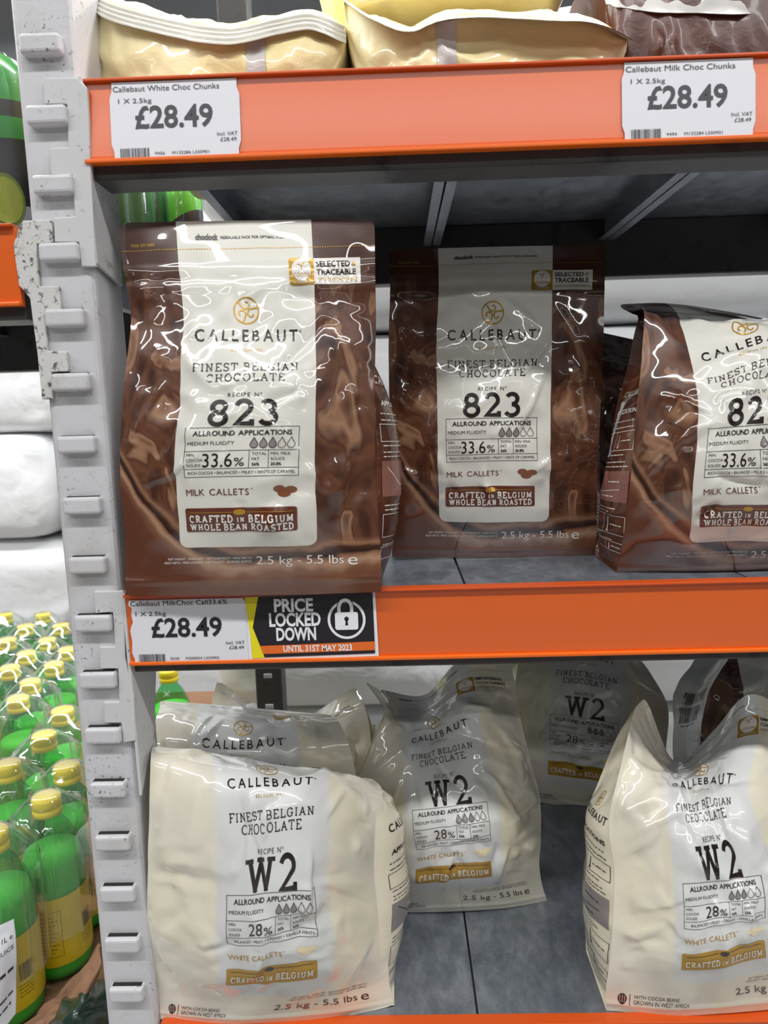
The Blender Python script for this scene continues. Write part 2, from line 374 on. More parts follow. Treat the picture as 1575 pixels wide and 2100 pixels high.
def logo(x, z, r, put, key='p_gold'):
    put(key, line2d(arc(x, z, r, r*1.0, 0, 360, 40), r*.11))
    for k in range(3):
        a = math.radians(90+120*k); sp = []
        for i in range(22):
            th = i/21*4.4; rr = r*(.40-.30*i/21)
            sp.append((x+r*.50*math.cos(a)+rr*math.cos(a+2.4+th), z+r*.50*math.sin(a)+rr*math.sin(a+2.4+th)))
        put(key, line2d(sp, r*.12))
        put(key, line2d([sp[0], (x+r*.95*math.cos(a+.75), z+r*.95*math.sin(a+.75))], r*.12))
def build_art(white):
    parts = {k: [] for k in PK}
    def put(k, vt, lift=0): parts[k].append((vt[0], vt[1], lift))
    ink = 'p_black'
    put(ink, text('choclock', -41, 307.3, 3.6, -22, bold=.22)); put(ink, text('RESEALABLE PACK FOR OPTIMAL FRESHNESS', -20, 307, 1.7, 42, bold=.04))
    put('p_gold' if not white else 'p_grey', text('TEAR OFF HERE', -97, 303, 1.9, -76))
    for i in range(95): put('p_gold' if not white else 'p_grey', quads(-105+i*2.28, 299.4, -103.7+i*2.28, 299.9, 9))
    put('p_gold', rrect(36.6, 272, 58, 292)); put('p_white', fan(arc(47.2, 283.2, 8.4, 8.2, 0, 360, 24)), 1)
    put('p_gold', text('cocoa', 40.2, 280.2, 3.6, 54.2), 2); put('p_white', text('HORIZONS', 39.5, 274, 1.8, 55), 2)
    put('p_gold', line2d([(47, 283), (47.6, 286.5), (50, 288.5)], .6), 2); put('p_gold', line2d([(47.4, 285), (45, 287), (44, 286.4)], .6), 2)
    if white:
        put(ink, text('EMPOWERING', 60, 288.5, 3.4, 94, bold=.1)); put(ink, text('COCOA FARMERS', 60, 283, 3.4, 98, bold=.1)); put('p_gold', text('100% SUSTAINABLE', 60, 277.6, 2.4, 98))
    else:
        put('p_white', quads(58, 272, 99, 292, 4)); put(ink, text('SELECTED', 60, 287.6, 4.0, 90, bold=.15), 1); put('p_gold', text('&', 91, 287.6, 3.6, 95), 1)
        put(ink, text('TRACEABLE', 60, 281.6, 4.0, 95, bold=.15), 1); put('p_gold', text('100% SUSTAINABLE', 60, 275.8, 2.3, 96), 1)
    logo(-2, 251.4, 10.6, put)
    put(ink, spaced('CALLEBAUT', -46, 42, 230.6, 9.8, .18, .86)); put(ink, text('®', 43.2, 234, 2.2, 45.4))
    put('p_gold', spaced('BELGIUM 1911', -15, 11, 217.9, 2.6))
    put(ink, slab('FINEST BELGIAN', -46, 42, 202.4, 6.8, .12)); put(ink, slab('CHOCOLATE', -34.5, 30.5, 192.6, 6.8, .12))
    put(ink, spaced('RECIPE Nº', -16, 12, 176.6, 3.6))
    put(ink, slab('W2', -29, 26, 160.4, 24, .165, .17) if white else slab('823', -31, 26, 160, 21.5, .19))
    for q in ([(-48, 146.6), (44, 146.6), (44, 102.5), (-48, 102.5), (-48, 146.6)], [(-48, 125.4), (44, 125.4)], [(-48, 109.6), (44, 109.6)], [(4.2, 125.4), (4.2, 109.6)], [(19.5, 125.4), (19.5, 109.6)]): put(ink, line2d(q, .42))
    put(ink, spaced('ALLROUND APPLICATIONS', -41.5, 38, 141.2, 4.3, .12)); put(ink, text('MEDIUM FLUIDITY', -46, 132.4, 3.1, -8))
    for i in range(5):
        o = drop_outline(7.5+i*7.5, 132.2, 9.4)
        if i < 3: put('p_grey', fan(o))
        put(ink, line2d(o+[o[0]], .5), 1)
    for i, s in enumerate(('MIN.', 'COCOA', 'SOLIDS')): put(ink, text(s, -46, 122.2-4.7*i, 2.5))
    if white:
        put(ink, text('28', -24, 117, 11.5, -8.5)); put(ink, text('%', -7, 115.2, 7.2, 1.5))
    else:
        put(ink, text('33.6', -33, 117, 12, -9)); put(ink, text('%', -7.5, 115.2, 7.2, .5))
    for i, s in enumerate(('TOTAL', 'FAT', '36%')): put(ink, text(s, 6.4, 122.2-4.7*i, 2.5, bold=.1 if i == 2 else 0))
    for i, s in enumerate(('MIN. MILK', 'SOLIDS', '22%' if white else '20.8%')): put(ink, text(s, 21.4, 122.2-4.7*i, 2.5, bold=.1 if i == 2 else 0))
    put(ink, text('BALANCED • MILKY • CREAMY • VANILLA HINTS' if white else 'RICH COCOA • BALANCED • MILKY • HINTS OF CARAMEL', -45 if not white else -41, 106, 2.6, 41.5))
    put('p_gold' if white else 'p_brown', spaced('WHITE CALLETS' if white else 'MILK CALLETS', -48, 10 if white else 4.5, 89.3, 5.4)); put('p_gold' if white else 'p_brown', text('™', 11 if white else 5.5, 91.5, 1.8))
    for (x, z, rx, rz) in ((28.5, 91, 5, 3), (38, 90.2, 5.4, 3), (32.5, 87.2, 5.6, 3.4)):
        put('p_cream' if white else 'p_bean', fan(arc(x, z, rx, rz, 0, 360, 18)))
    put('p_gold' if white else 'p_brown', refine(*rrect(-50, 54.5, 42, 75.8, 1.8), 4))
    lk = 'p_black' if white else 'p_gold'
    put(lk, line2d([(-46, 72), (-10, 72)], .5), 1); put(lk, line2d([(2, 72), (38, 72)], .5), 1); put(lk, fan(arc(-4, 72, 5, 2.4, 0, 360, 16)), 1)
    if white: put('p_white', slab('CRAFTED in BELGIUM', -46, 38, 62.4, 6.4, .2, .16), 2)
    else:
        put('p_white', slab('CRAFTED in BELGIUM', -46.5, 38.5, 66.4, 5.6, .22, .16), 2); put('p_white', slab('WHOLE BEAN ROASTED', -46.5, 38.5, 59, 5.4, .22, .16), 2)
    wt = ink if white else 'p_white'
    if white:
        put(wt, text('NET WEIGHT - POIDS NET - NETTOGEWICHT - PESO NETTO', 22, 34, 1.8, 90)); put(wt, text('PESO NETO - PESO LÍQUIDO - NETTOVÆGT - ΚΑΘΑΡΟ ΒΑΡΟΣ', 20, 31, 1.8, 90))
        put(wt, text('2.5 kg - 5.5 lbs', 9, 21.5, 7.0, 80)); put(wt, text('e', 83.5, 21.6, 9.5, 91))
        put(wt, text('WITH COCOA BEANS', -84, 17, 3.6, -47)); put(wt, text('GROWN IN WEST AFRICA', -84, 11.5, 3.6, -37)); put(wt, line2d([(-87, 8.5), (-87, 20)], .5))
        put(wt, fan(arc(-93, 14.4, 3.6, 5.6, 0, 360, 18)))
        for dx in (-1.6, 0, 1.6): put('p_white', line2d([(-93+dx, 10.6), (-93+dx*1.3, 14.4), (-93+dx, 18.2)], .35), 1)
    else:
        put(wt, text('NET WEIGHT - POIDS NET - NETTOGEWICHT - PESO NETTO', -68, 26.8, 1.9, 3)); put(wt, text('PESO NETO - PESO LÍQUIDO - NETTOVÆGT - ΚΑΘΑΡΟ ΒΑΡΟΣ', -71, 23.4, 1.9, 3))
        put(wt, text('2.5 kg - 5.5 lbs', 7, 24.4, 7.4, 80)); put(wt, text('e', 83.5, 24.4, 10, 92))
    return parts
def build_side(white):
    """print on the side gusset; x runs 0..90 from front edge to back edge"""
    parts = {k: [] for k in PK}
    def put(k, vt, lift=0): parts[k].append((vt[0], vt[1], lift))
    ink = 'p_black' if white else 'p_white'
    logo(45, 205, 6.5, put); put(ink, spaced('CALLEBAUT', 12, 78, 190, 7.2, .2))
    put(ink, text('APPLICATIONS', 14, 168, 4.4, 76, bold=.2))
    r = random.Random(4)
    for z in (158, 152, 128, 122, 118, 74, 70, 36): put(ink, smallprint(12, 78-r.random()*20, z, 1.6))
    for (z0, z1) in ((132, 148), (44, 66), (22, 34)):
        put(ink, line2d([(10, z0), (80, z0), (80, z1), (10, z1), (10, z0)], .6)); put(ink, line2d([(46, z0), (46, z1)], .5))
        put(ink, line2d([(54, z0+3), (54, z1-3)], 1.4)); put(ink, fan(arc(54, z0+3, 1.6, 1.6, 0, 360, 10))); put(ink, smallprint(58, 76, (z0+z1)/2, 1.8))
    put('p_grey' if white else 'p_mauve', quads(10, 82, 80, 114)); put(ink, line2d([(16, 108), (34, 92), (70, 96)], .8), 1); put(ink, smallprint(48, 70, 104, 2), 1); put(ink, smallprint(40, 62, 88, 2), 1)
    return parts
ART = {False: build_art(False), True: build_art(True)}
SIDE = {False: build_side(False), True: build_side(True)}
def finish(parts):
    out = {}
    for k, lst in parts.items():
        V = []; T = []; Lf = []; n = 0
        for v, t_, lf in lst:
            if len(v) == 0: continue
            v, t_ = refine(v, t_, 4.0); V.append(v); T.append(t_+n); Lf.append(np.full(len(v), lf)); n += len(v)
        if V: out[k] = (np.vstack(V), np.vstack(T), np.concatenate(Lf))
    return out
ART = {k: finish(v) for k, v in ART.items()}; SIDE = {k: finish(v) for k, v in SIDE.items()}

# ------------------------------------------------------------------ pouches
def herm(kn, vals, q):
    """piecewise cubic through vals (n, ...) at kn, sampled at q"""
    kn = np.array(kn, float); vals = np.array(vals, float); n = len(kn)
    if n == 1: return np.repeat(vals[:1], len(q), 0)
    d = np.zeros_like(vals); h = np.diff(kn); s = np.diff(vals, axis=0)/h.reshape(-1, *[1]*(vals.ndim-1))
    d[0] = s[0]; d[-1] = s[-1]
    for i in range(1, n-1): d[i] = (s[i-1]*h[i]+s[i]*h[i-1])/(h[i]+h[i-1])
    i = np.clip(np.searchsorted(kn, q, 'right')-1, 0, n-2); tt = ((q-kn[i])/h[i]).reshape(-1, *[1]*(vals.ndim-1)); hh = h[i].reshape(tt.shape)
    return (2*tt**3-3*tt**2+1)*vals[i]+(tt**3-2*tt**2+tt)*hh*d[i]+(-2*tt**3+3*tt**2)*vals[i+1]+(tt**3-tt**2)*hh*d[i+1]
def vnoise(X, Z, cell, seed):
    rng = np.random.RandomState(seed); g = rng.rand(64, 64)*2-1
    x = X/cell+17.3; z = Z/cell+9.1; i = np.floor(x).astype(int); j = np.floor(z).astype(int); fx = x-i; fz = z-j
    fx = fx*fx*(3-2*fx); fz = fz*fz*(3-2*fz); G = lambda a, b: g[a % 64, b % 64]
    return (G(i, j)*(1-fx)+G(i+1, j)*fx)*(1-fz)+(G(i, j+1)*(1-fx)+G(i+1, j+1)*fx)*fz
def creases(X, Z, seed, n, amp, zlo, zhi, xlo=-100, xhi=100, lmin=25, lmax=80):
    """sharp folds of crumpled film, heights in mm"""
    r = random.Random(seed); h = np.zeros_like(X)
    for _ in range(n):
        cx, cz = r.uniform(xlo, xhi), r.uniform(zlo, zhi); a = r.uniform(0, math.pi); L = r.uniform(lmin, lmax); w = r.uniform(6, 20); k = amp*r.uniform(.35, 1)*r.choice((1, 1, -1))
        bend = r.uniform(-.006, .006)
        du = (X-cx)*math.cos(a)+(Z-cz)*math.sin(a); dv = -(X-cx)*math.sin(a)+(Z-cz)*math.cos(a)+bend*du*du
        win = np.clip(1-(du/(L/2))**2, 0, 1)
        side = np.where(dv > 0, dv/w, -dv/(w*.45))
        h += k*np.clip(1-side, 0, 1)**1.25*win
    return h
def crumple(X, Z, seed, cell):
    """faceted crumple: distance to nearest of scattered points"""
    rng = np.random.RandomState(seed); n = int(240*360/(cell*cell)); P = np.c_[rng.uniform(-130, 130, n), rng.uniform(-20, 340, n)]
    sl = rng.uniform(-1, 1, (n, 2)); best = np.full(X.shape, 1e9); h = np.zeros(X.shape)
    for i in range(n):
        d = (X-P[i, 0])**2+(Z-P[i, 1])**2; m = d < best; best = np.where(m, d, best)
        h = np.where(m, 0, h)
    d = np.sqrt(best); return d/cell
def lowpoly(X, Z, cell, seed):
    """piecewise-planar crumple on a warped triangle grid, about -1..1"""
    X = X+cell*.55*vnoise(X, Z, cell*1.6, seed+40); Z = Z+cell*.55*vnoise(X, Z, cell*1.6, seed+41)
    rng = np.random.RandomState(seed); g = rng.rand(64, 64)*2-1; x = (X+200)/cell; z = (Z+100)/cell; sk = (x+z)*.366; i = np.floor(x+sk).astype(int); j = np.floor(z+sk).astype(int)
    fx = x+sk-i; fz = z+sk-j; G = lambda a, b: g[a % 64, b % 64]
    up = fx > fz; h00, h11 = G(i, j), G(i+1, j+1); hm = np.where(up, G(i+1, j), G(i, j+1)); hi = np.maximum(fx, fz); lo = np.minimum(fx, fz)
    return h00*(1-hi)+hm*(hi-lo)+h11*lo
class Sheet:
    def __init__(s, P):           # P: (nv, nu, 3)
        s.P = P; du = np.gradient(P, axis=1); dv = np.gradient(P, axis=0); n = np.cross(du, dv); s.N = n/(np.linalg.norm(n, axis=2, keepdims=True)+1e-12)
    def at(s, u, v, lift):        # u, v in 0..1
        nv, nu, _ = s.P.shape; x = np.clip(u, 0, 1)*(nu-1); y = np.clip(v, 0, 1)*(nv-1)
        i = np.minimum(x.astype(int), nu-2); j = np.minimum(y.astype(int), nv-2); fx = (x-i)[:, None]; fy = (y-j)[:, None]
        def L(a): return (a[j, i]*(1-fx)+a[j, i+1]*fx)*(1-fy)+(a[j+1, i]*(1-fx)+a[j+1, i+1]*fx)*fy
        n = L(s.N); n /= np.linalg.norm(n, axis=1, keepdims=True)+1e-12
        return L(s.P)+n*lift[:, None]
def gridfaces(nv, nu, off): 
    j, i = np.meshgrid(np.arange(nv-1), np.arange(nu-1), indexing='ij'); a = (j*nu+i+off).ravel()
    return np.c_[a, a+1, a+nu+1, a+nu]
def pouch(name, label, cat, group, white, Xs, rows, seed, depth=1.0, dprof=None, out=None, ncr=16, amp=3.0, crz=(60, 275), side_print=(True, True), nu=100, nv=146, bias=(0, 1, 0), text_on=True, facet=1.15, leftk=1.0):
    Zs = [r[0] for r in rows]; net = np.array([[tuple(p) for p in r[1]] for r in rows])      # rows x cols x 3
    o_ = np.argsort(Zs); Zs = np.array(Zs, float)[o_]; net = net[o_]
    uX = np.linspace(-106, 112, nu); vZ = np.linspace(Zs[0], 318, nv)
    P = herm(Zs, net, vZ); P = np.swapaxes(herm(Xs, np.swapaxes(P, 0, 1), uX), 0, 1)        # nv x nu x 3
    for j in np.where(vZ > 311)[0]:
        ins = 7-math.sqrt(max(0, 49-(vZ[j]-311)**2)); xc = np.clip(uX, -106+ins, 112-ins); P[j] = np.array([np.interp(xc, uX, P[j][:, c]) for c in range(3)]).T
    base = P.copy(); sh = Sheet(P); XX, ZZ = np.meshgrid(uX, vZ)
    edge = np.clip((ZZ-Zs[0])/22, 0, 1)*np.clip((318-ZZ)/14, 0.15, 1)*np.clip((XX+106)/14, .12, 1)*np.clip((112-XX)/14, .12, 1)
    h = 1.6*vnoise(XX, ZZ, 46, seed)+.7*vnoise(XX, ZZ, 17, seed+1)
    h += creases(XX, ZZ, seed+2, ncr, amp, *crz)
    h += creases(XX, ZZ, seed+3, ncr, amp*.55, crz[0]-10, crz[1]+5, lmin=12, lmax=34)
    sidew = np.clip(np.abs(XX-3)/109*2-1.0, 0, 1); h += creases(XX, ZZ, seed+4, 14, amp*.8, 90, 265, lmin=18, lmax=60)*sidew
    zone = np.clip((ZZ-45)/30, 0, 1)*np.clip((285-ZZ)/15, 0, 1); patch = np.clip(.55+.9*vnoise(XX, ZZ, 55, seed+12), .12, 1)
    facet = facet*(2.1 if white else 1.0)
    h += facet*zone*patch*(1.5*lowpoly(XX, ZZ, 34, seed+20)+.75*lowpoly(XX, ZZ, 15, seed+21))
    h *= edge
    for zz, a in ((286.4, .9), (282.5, .5), (273, .9), (269.5, .5), (8, 1.2)): h += a*np.exp(-((ZZ-zz)/1.5)**2)
    P = P + sh.N*(h/1000)[..., None]
    deck = (MIDD if base[0][:, 2].mean() > 1.0 else LOWD)+.0003
    def rest(a):       # nothing sinks into the deck it stands on
        a[..., 2] = np.where(a[..., 1] > .008, np.maximum(a[..., 2], deck), a[..., 2]); return a
    P = rest(P)
    F = Sheet(P)
    # back sheet, pushed inwards from the smooth front
    dp = dprof or [(0, 76), (60, 94), (140, 88), (200, 62), (250, 26), (282, 4), (318, 1.5)]
    D = herm([a for a, b in dp], [b for a, b in dp], np.clip(vZ, 0, 318))*depth/1000
    nb = 31; bi = np.linspace(0, nu-1, nb).round().astype(int); vb = np.arange(0, nv, 3); vb = np.unique(np.append(vb, nv-1))
    Nn = -sh.N*np.array([.12, 1, 1]) + np.array(bias)*.8; Nn /= np.linalg.norm(Nn, axis=2, keepdims=True)
    Bm = (base + Nn*D[:, None, None])[np.ix_(vb, bi)]
    Bm += (np.array([0, 0, 1.0])*0)
    # gussets
    op = out or [(0, 2), (50, 12), (130, 12), (190, -8), (250, -30), (318, -10)]
    O = herm([a for a, b in op], [b for a, b in op], np.clip(vZ, 0, 318))/1000
    sheets = [(P, 0, 'f')]; sheets.append((Bm, 1, 'b')); gs = {}
    ng = 22; kf = int(round(.035*(nu-1)))
    for s in (-1, 1):
        fe = P[:, kf if s < 0 else nu-1-kf]; be = (base + Nn*D[:, None, None])[:, 1 if s < 0 else nu-2]
        g = np.linspace(0, 1, ng); ax = base[:, -1]-base[:, 0]; ax /= np.linalg.norm(ax, axis=1, keepdims=True); gap = np.linalg.norm(be-fe, axis=1)
        fold = np.sin(np.pi*g)**.8
        G = fe[:, None]*(1-g)[None, :, None]+be[:, None]*g[None, :, None]+ax[:, None]*s*((O if s > 0 else np.where(O > 0, O*leftk, O))*np.clip(gap/.05, 0, 1))[:, None, None]*fold[None, :, None]
        gx, gz = np.meshgrid(g*90, vZ); hh = (1.4*vnoise(gx, gz, 22, seed+7+s)+creases(gx, gz, seed+9+s, 12, amp*.8, 30, 260, 0, 90, 15, 60))*np.sin(np.pi*gx/90)*np.clip(gap/.04, 0, 1)[:, None]*np.clip((gz-Zs[0])/20, 0, 1)
        G = G + ax[:, None]*s*(hh/1000)[..., None]; gs[s] = G
        sheets.append((G if s > 0 else G[:, ::-1], 2, 'g'))
    fb, bb = P[0], np.array([np.interp(np.arange(nu), bi, Bm[0][:, c]) for c in range(3)]).T
    w = np.linspace(0, 1, 6)[:, None, None]; sheets.append((bb[None]*(1-w)+fb[None]*w, 2, 'o'))
    V = []; Fc = []; Mi = []; UV = []; n = 0
    for S_, mi, kd in sheets:
        a, b = S_.shape[:2]; f = gridfaces(a, b, n)
        if kd == 'b': f = f[:, ::-1]
        V.append(S_.reshape(-1, 3)); Fc.append(f); Mi.append(np.full(len(f), mi)); n += a*b
        if kd == 'f': uv = np.c_[XX.ravel(), ZZ.ravel()]/100
        else: q, p_ = np.meshgrid(np.linspace(0, 1, b), np.linspace(0, 3.18, a)); uv = np.c_[q.ravel(), p_.ravel()]
        UV.append(uv)
    V = rest(np.vstack(V)); Fc = np.vstack(Fc); UV = np.vstack(UV); Mi = np.concatenate(Mi)
    c0 = base[0].mean(0); loc = Vector((float(c0[0]), float(c0[1])+.03, float(base[0][:, 2].min())))
    root = empty(name, loc, label, cat, group)
    me = bpy.data.meshes.new('film'); me.from_pydata((V-np.array(loc)).tolist(), [], Fc.tolist())
    uvl = me.uv_layers.new(name='UVMap'); uvl.data.foreach_set('uv', UV[Fc.ravel()].ravel())
    sd = 'white' if white else 'milk'
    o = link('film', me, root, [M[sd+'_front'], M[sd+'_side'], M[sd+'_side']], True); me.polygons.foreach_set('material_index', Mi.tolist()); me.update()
    if text_on:
        V = []; T = []; Mi = []; n = 0
        def lay(art, fn):
            nonlocal n
            for k, (v, t_, lf) in art.items():
                V.append(fn(v, lf)); T.append(t_+n); Mi.append(np.full(len(t_), PK.index(k))); n += len(v)
        lay(ART[white], lambda v, lf: F.at((v[:, 0]+106)/218, (v[:, 1]-Zs[0])/(318-Zs[0]), .00035+.00022*lf))
        for s, on in zip((-1, 1), side_print):
            if not on: continue
            G = gs[s]; Gs = Sheet(G if s > 0 else G[:, ::-1])
            lay(SIDE[white], (lambda v, lf, Gs=Gs: Gs.at(v[:, 0]/90, (v[:, 1]-Zs[0])/(318-Zs[0]), .0005+.0002*lf)))
        V = np.vstack(V)-np.array(loc); T = np.vstack(T); me = bpy.data.meshes.new('printed_lettering'); me.from_pydata(V.tolist(), [], T.tolist())
        link('printed_lettering', me, o, [M[k] for k in PK]); me.polygons.foreach_set('material_index', np.concatenate(Mi).tolist()); me.update()
    return root

# ------------------------------------------------------------------ setting
fl = bevbox('floor', (-6, -8, -.05), (6, 6, 0), speckled('concrete', S(140, 139, 137), S(118, 117, 115), 3, .4), None, 0); fl['kind'] = 'structure'
bw = bevbox('wall_back', (-6, 4.0, 0), (6, 4.1, 4.2), mat('far_wall', S(190, 192, 194), .8), None, 0); bw['kind'] = 'structure'

# ------------------------------------------------------------------ rack
PL, PR = -.2986, -.2486
post = empty('rack_upright', (-.2736, .03, 0), 'pale grey slotted steel upright post with raised louvre tabs', 'rack post')
bevbox('body', (PL, .003, 0), (PR, .066, 2.2), M['post'], post, .006, 3)
for i in range(-3, 24):
    z = ZO+.2959-.0527*i
    if z < .05: continue
    x0, x1 = PL+.0085, PR-.0085
    tb = bevbox('tab', (x0, -.0058, z-.0078), (x1, .006, z+.0072), M['post'], post, .003, 3)
    bevbox('slot', (x0+.0025, -.0012, z+.0060), (x1-.0025, .0042, z+.0077), M['dark_slot'], tb, 0)
def px_poly(pts, sc, off, Y): return [A(x/sc+off[0], y/sc+off[1], Y) for x, y in pts]
def bracket(name, pts, label, m, side=None):
    e = empty(name, tuple(pts[0]), label, 'bracket')
    prism('hook_plate', pts, .004, m, e, .0008)
    if side: prism('side_plate', side, .003, m, e, .0006, (-1, 0, 0))
    return e
def sideplate(yz, x=-.2438): return [Vector((x, y, z+ZO)) for y, z in yz]
bracket('shelf_bracket', px_poly([(265, 478), (480, 478), (535, 540), (548, 760), (555, 1000), (590, 1640), (500, 1640), (485, 1490), (335, 1490), (330, 1340), (460, 1330), (445, 1080), (315, 1075), (305, 910), (420, 905), (410, 640), (275, 640)], 3, (0, 0), -.0012),
        'grey hooked steel bracket carrying the topmost orange-edged shelf', M['bracket'], sideplate([(-.001, .272), (.055, .272), (.062, .2), (.052, .118), (.0, .128)]))
bracket('shelf_bracket', px_poly([(450, 30), (590, 28), (597, 350), (622, 460), (640, 520), (650, 745), (590, 755), (580, 660), (500, 660), (495, 562), (570, 560), (565, 400), (480, 400), (475, 297), (550, 295), (540, 130), (455, 135)], 2.3333, (0, 1200), -.0012),
        'grey hooked steel bracket below the half torn price ticket', M['bracket'], sideplate([(-.001, -.152), (.055, -.152), (.06, -.25), (.045, -.30), (.0, -.345)]))
bracket('shelf_bracket', px_poly([(240, 65), (550, 55), (575, 310), (390, 315), (415, 770), (630, 770), (660, 1030), (480, 1035), (510, 1470), (715, 1475), (735, 1690), (550, 1695), (568, 1990), (448, 1990), (400, 1500), (345, 1100), (320, 900), (200, 760), (140, 330), (190, 180)], 5.25, (0, 440), -.0012),
        'worn speckled bracket with chipped paint holding the neighbouring shelf', M['bracket_worn'])

def shelf(zb, x0, x1, label, joints, back=True, yb=.5, tilt=0.0):
    s = empty('shelf', ((x0+x1)/2, .2, zb), label, 'shelf')
    r = bevbox('price_rail', (x0, .000, zb+.0005), (x1, .007, zb+RH-.0015), M['rail'], s, .0006)
    bevbox('top_lip', (x0, -.0045, zb+RH-.0022), (x1, .008, zb+RH), M['railtop'], r, .0006)
    bevbox('bottom_lip', (x0, -.0032, zb), (x1, .001, zb+.0034), M['rail'], r, .001)
    pymesh('clear_cover', [(x0, -.001, zb+.0055), (x1, -.001, zb+.0055), (x1, -.001, zb+RH-.002), (x0, -.001, zb+RH-.002)], [(0, 1, 2, 3)], r, [M['cover']])
    if tilt:       # this rail leans back a little
        for ob in (r, *r.children):
            for v in ob.data.vertices: v.co.y += v.co.z*tilt
    bevbox('front_beam', (x0-.0, .0075, zb-.010), (x1, .045, zb+RH-.008), M['beam'], s, .002)
    if back: bevbox('back_beam', (x0, yb-.03, zb-.02), (x1, yb, zb+RH-.006), M['beam'], s, .002)
    zt = zb+RH-.004
    for a, b in zip(joints[:-1], joints[1:]):
        bm = bmesh.new(); g = .0012; a2, b2 = a+g, b-g; th = .0012; fh = .030
        def q(lo, hi):
            r_ = bmesh.ops.create_cube(bm, size=1)
            for v in r_['verts']: v.co = Vector([lo[i]+(v.co[i]+.5)*(hi[i]-lo[i]) for i in range(3)])-Vector(s.location)
        q((a2, .009, zt-.0015), (b2, yb-.004, zt)); q((a2, .046, zt-fh), (a2+.0015, yb-.031, zt-.0015)); q((b2-.0015, .046, zt-fh), (b2, yb-.031, zt-.0015))
        q((a2+.0015, .046, zt-fh), (a2+.011, yb-.031, zt-fh+.0015)); q((b2-.011, .046, zt-fh), (b2-.0015, yb-.031, zt-fh+.0015))
        me = bpy.data.meshes.new('deck_panel'); bm.to_mesh(me); bm.free(); link('deck_panel', me, s, [M['galv']])
    return s
JN = [-.205, .0585, .312, .566, .82]
shelf(TOPB, -.2465, .82, 'topmost steel shelf with glossy orange price rail', JN, tilt=.0875)
shelf(MIDB, -.2445, .82, 'galvanised steel shelf under the brown chocolate pouches', JN)
shelf(LOWT-RH, -.2445, .82, 'galvanised steel shelf under the cream chocolate pouches', [-.205, .0645, .318, .57, .82])
shelf(ZO+.0959, -1.1, -.3105, 'neighbouring shelf with orange edge behind the worn bracket', [-1.1, -.845, -.59, -.3115])
rp = empty('rear_upright', (-.222, .52, 0), 'dark slotted rear upright post behind the shelves', 'rack post')
bevbox('body', (-.244, .503, 0), (-.200, .545, 2.2), M['beam'], rp, .003)
for i in range(12): bevbox('slot', (-.229, .500, .45+i*.053), (-.216, .504, .457+i*.053), M['post'], rp, .0005)

# ------------------------------------------------------------------ price tickets
def flat(name, parts, base, parent, lift=.0004):
    """parts: material -> list of (V2 mm, T); laid on the plane y = base.y, facing the camera side"""
    V = []; T = []; Mi = []; n = 0; ks = list(parts)
    for mi, k in enumerate(ks):
        for (v, t_, lf) in parts[k]:
            if len(v) == 0: continue
            V.append(np.c_[base[0]+v[:, 0]/1000, np.full(len(v), base[1]-lift-.00012*lf), base[2]+v[:, 1]/1000]); T.append(t_+n); Mi += [mi]*len(t_); n += len(v)
    V = np.vstack(V)-np.array(worldloc(parent)); me = bpy.data.meshes.new(name); me.from_pydata(V.tolist(), [], np.vstack(T).tolist())
    o = link(name, me, parent, [M[k] for k in ks]); me.polygons.foreach_set('material_index', Mi); return o
def ticket(x, zb, name, code, tail, label, torn=False):
    e = empty('price_ticket', (x+.0525, -.001, zb+.002), label, 'price label')
    pts = [(2, 0), (103, 0), (103, 6), (105, 12), (105, 48), (103, 54), (103, 60.5), (2, 60.5), (2, 54), (0, 48), (0, 12), (2, 6)]
    if torn: pts = [(3, 0), (105, 0), (105, 54), (103, 58), (2, 58), (1, 54), (4, 51), (3, 45), (4, 38), (2, 34), (1, 30), (2, 20), (1, 10), (3, 4)]
    pp = prism('paper', [Vector((x+a/1000, -.0018, zb+.002+b/1000)) for a, b in pts], .0004, M['paper'], e, 0)
    P = {'ink': []}
    def put(v, lf=0): P['ink'].append((v[0], v[1], lf))
    put(text(name, 3, 55, 4.2, 89)); put(text('1 X 2.5kg', 7, 45.6, 3.5, 34)); put(text('£28.49', 20, 32.5, 16.5, 83, bold=.5))
    put(text('Incl. VAT', 86, 17.5, 2.9, 102.5)); put(text('£28.49', 88.5, 13, 2.9, 101.5)); put(bars(7, 1, 31, 8.5, len(name)))
    put(text(code, 35, 4, 2.3, 43)); put(text(tail, 49, 4, 2.3, 79))
    if torn: P = {'ink_dark': P['ink']}
    flat('printed_lettering', P, (x, -.0018, zb+.002), pp); return e
ticket(-.2239, TOPB, 'Callebaut White Choc Chunks', '9456', 'M132286 L550901', 'white price ticket reading White Choc Chunks on the top orange rail').rotation_euler.x = -.0873
ticket(.1859, TOPB, 'Callebaut Milk Choc Chunks', '9494', 'M132284 L550901', 'white price ticket reading Milk Choc Chunks on the top orange rail').rotation_euler.x = -.0873
ticket(-.2422, MIDB, 'Callebaut MilkChoc Call33.6%', '3530', 'M205024 L550902', 'torn-edged white price ticket reading MilkChoc under the big brown pouch', True)
sg = empty('promotion_card', (-.085, -.001, MIDB+.004), 'black and yellow PRICE LOCKED DOWN card with padlock sign', 'sign')
def sc8(x, y): return ((x-70)/6.36, (466-y)/6.28)
cdp = prism('card', [Vector((-.2422+a/1000, -.0012, MIDB+.002+b/1000)) for a, b in (sc8(735, 462), sc8(1477, 455), sc8(1467, 82), sc8(735, 98))], .0004, M['white_card'], sg, 0)
P = {k: [] for k in ('yellow_card', 'black_card', 'orange_card', 'white_card')}
def put8(k, vt, lf=0): P[k].append((vt[0], vt[1], lf))
pl = lambda *q: fan([sc8(*a) for a in q])
put8('yellow_card', pl((735, 100), (815, 98), (775, 272), (832, 450), (760, 452), (755, 300)))
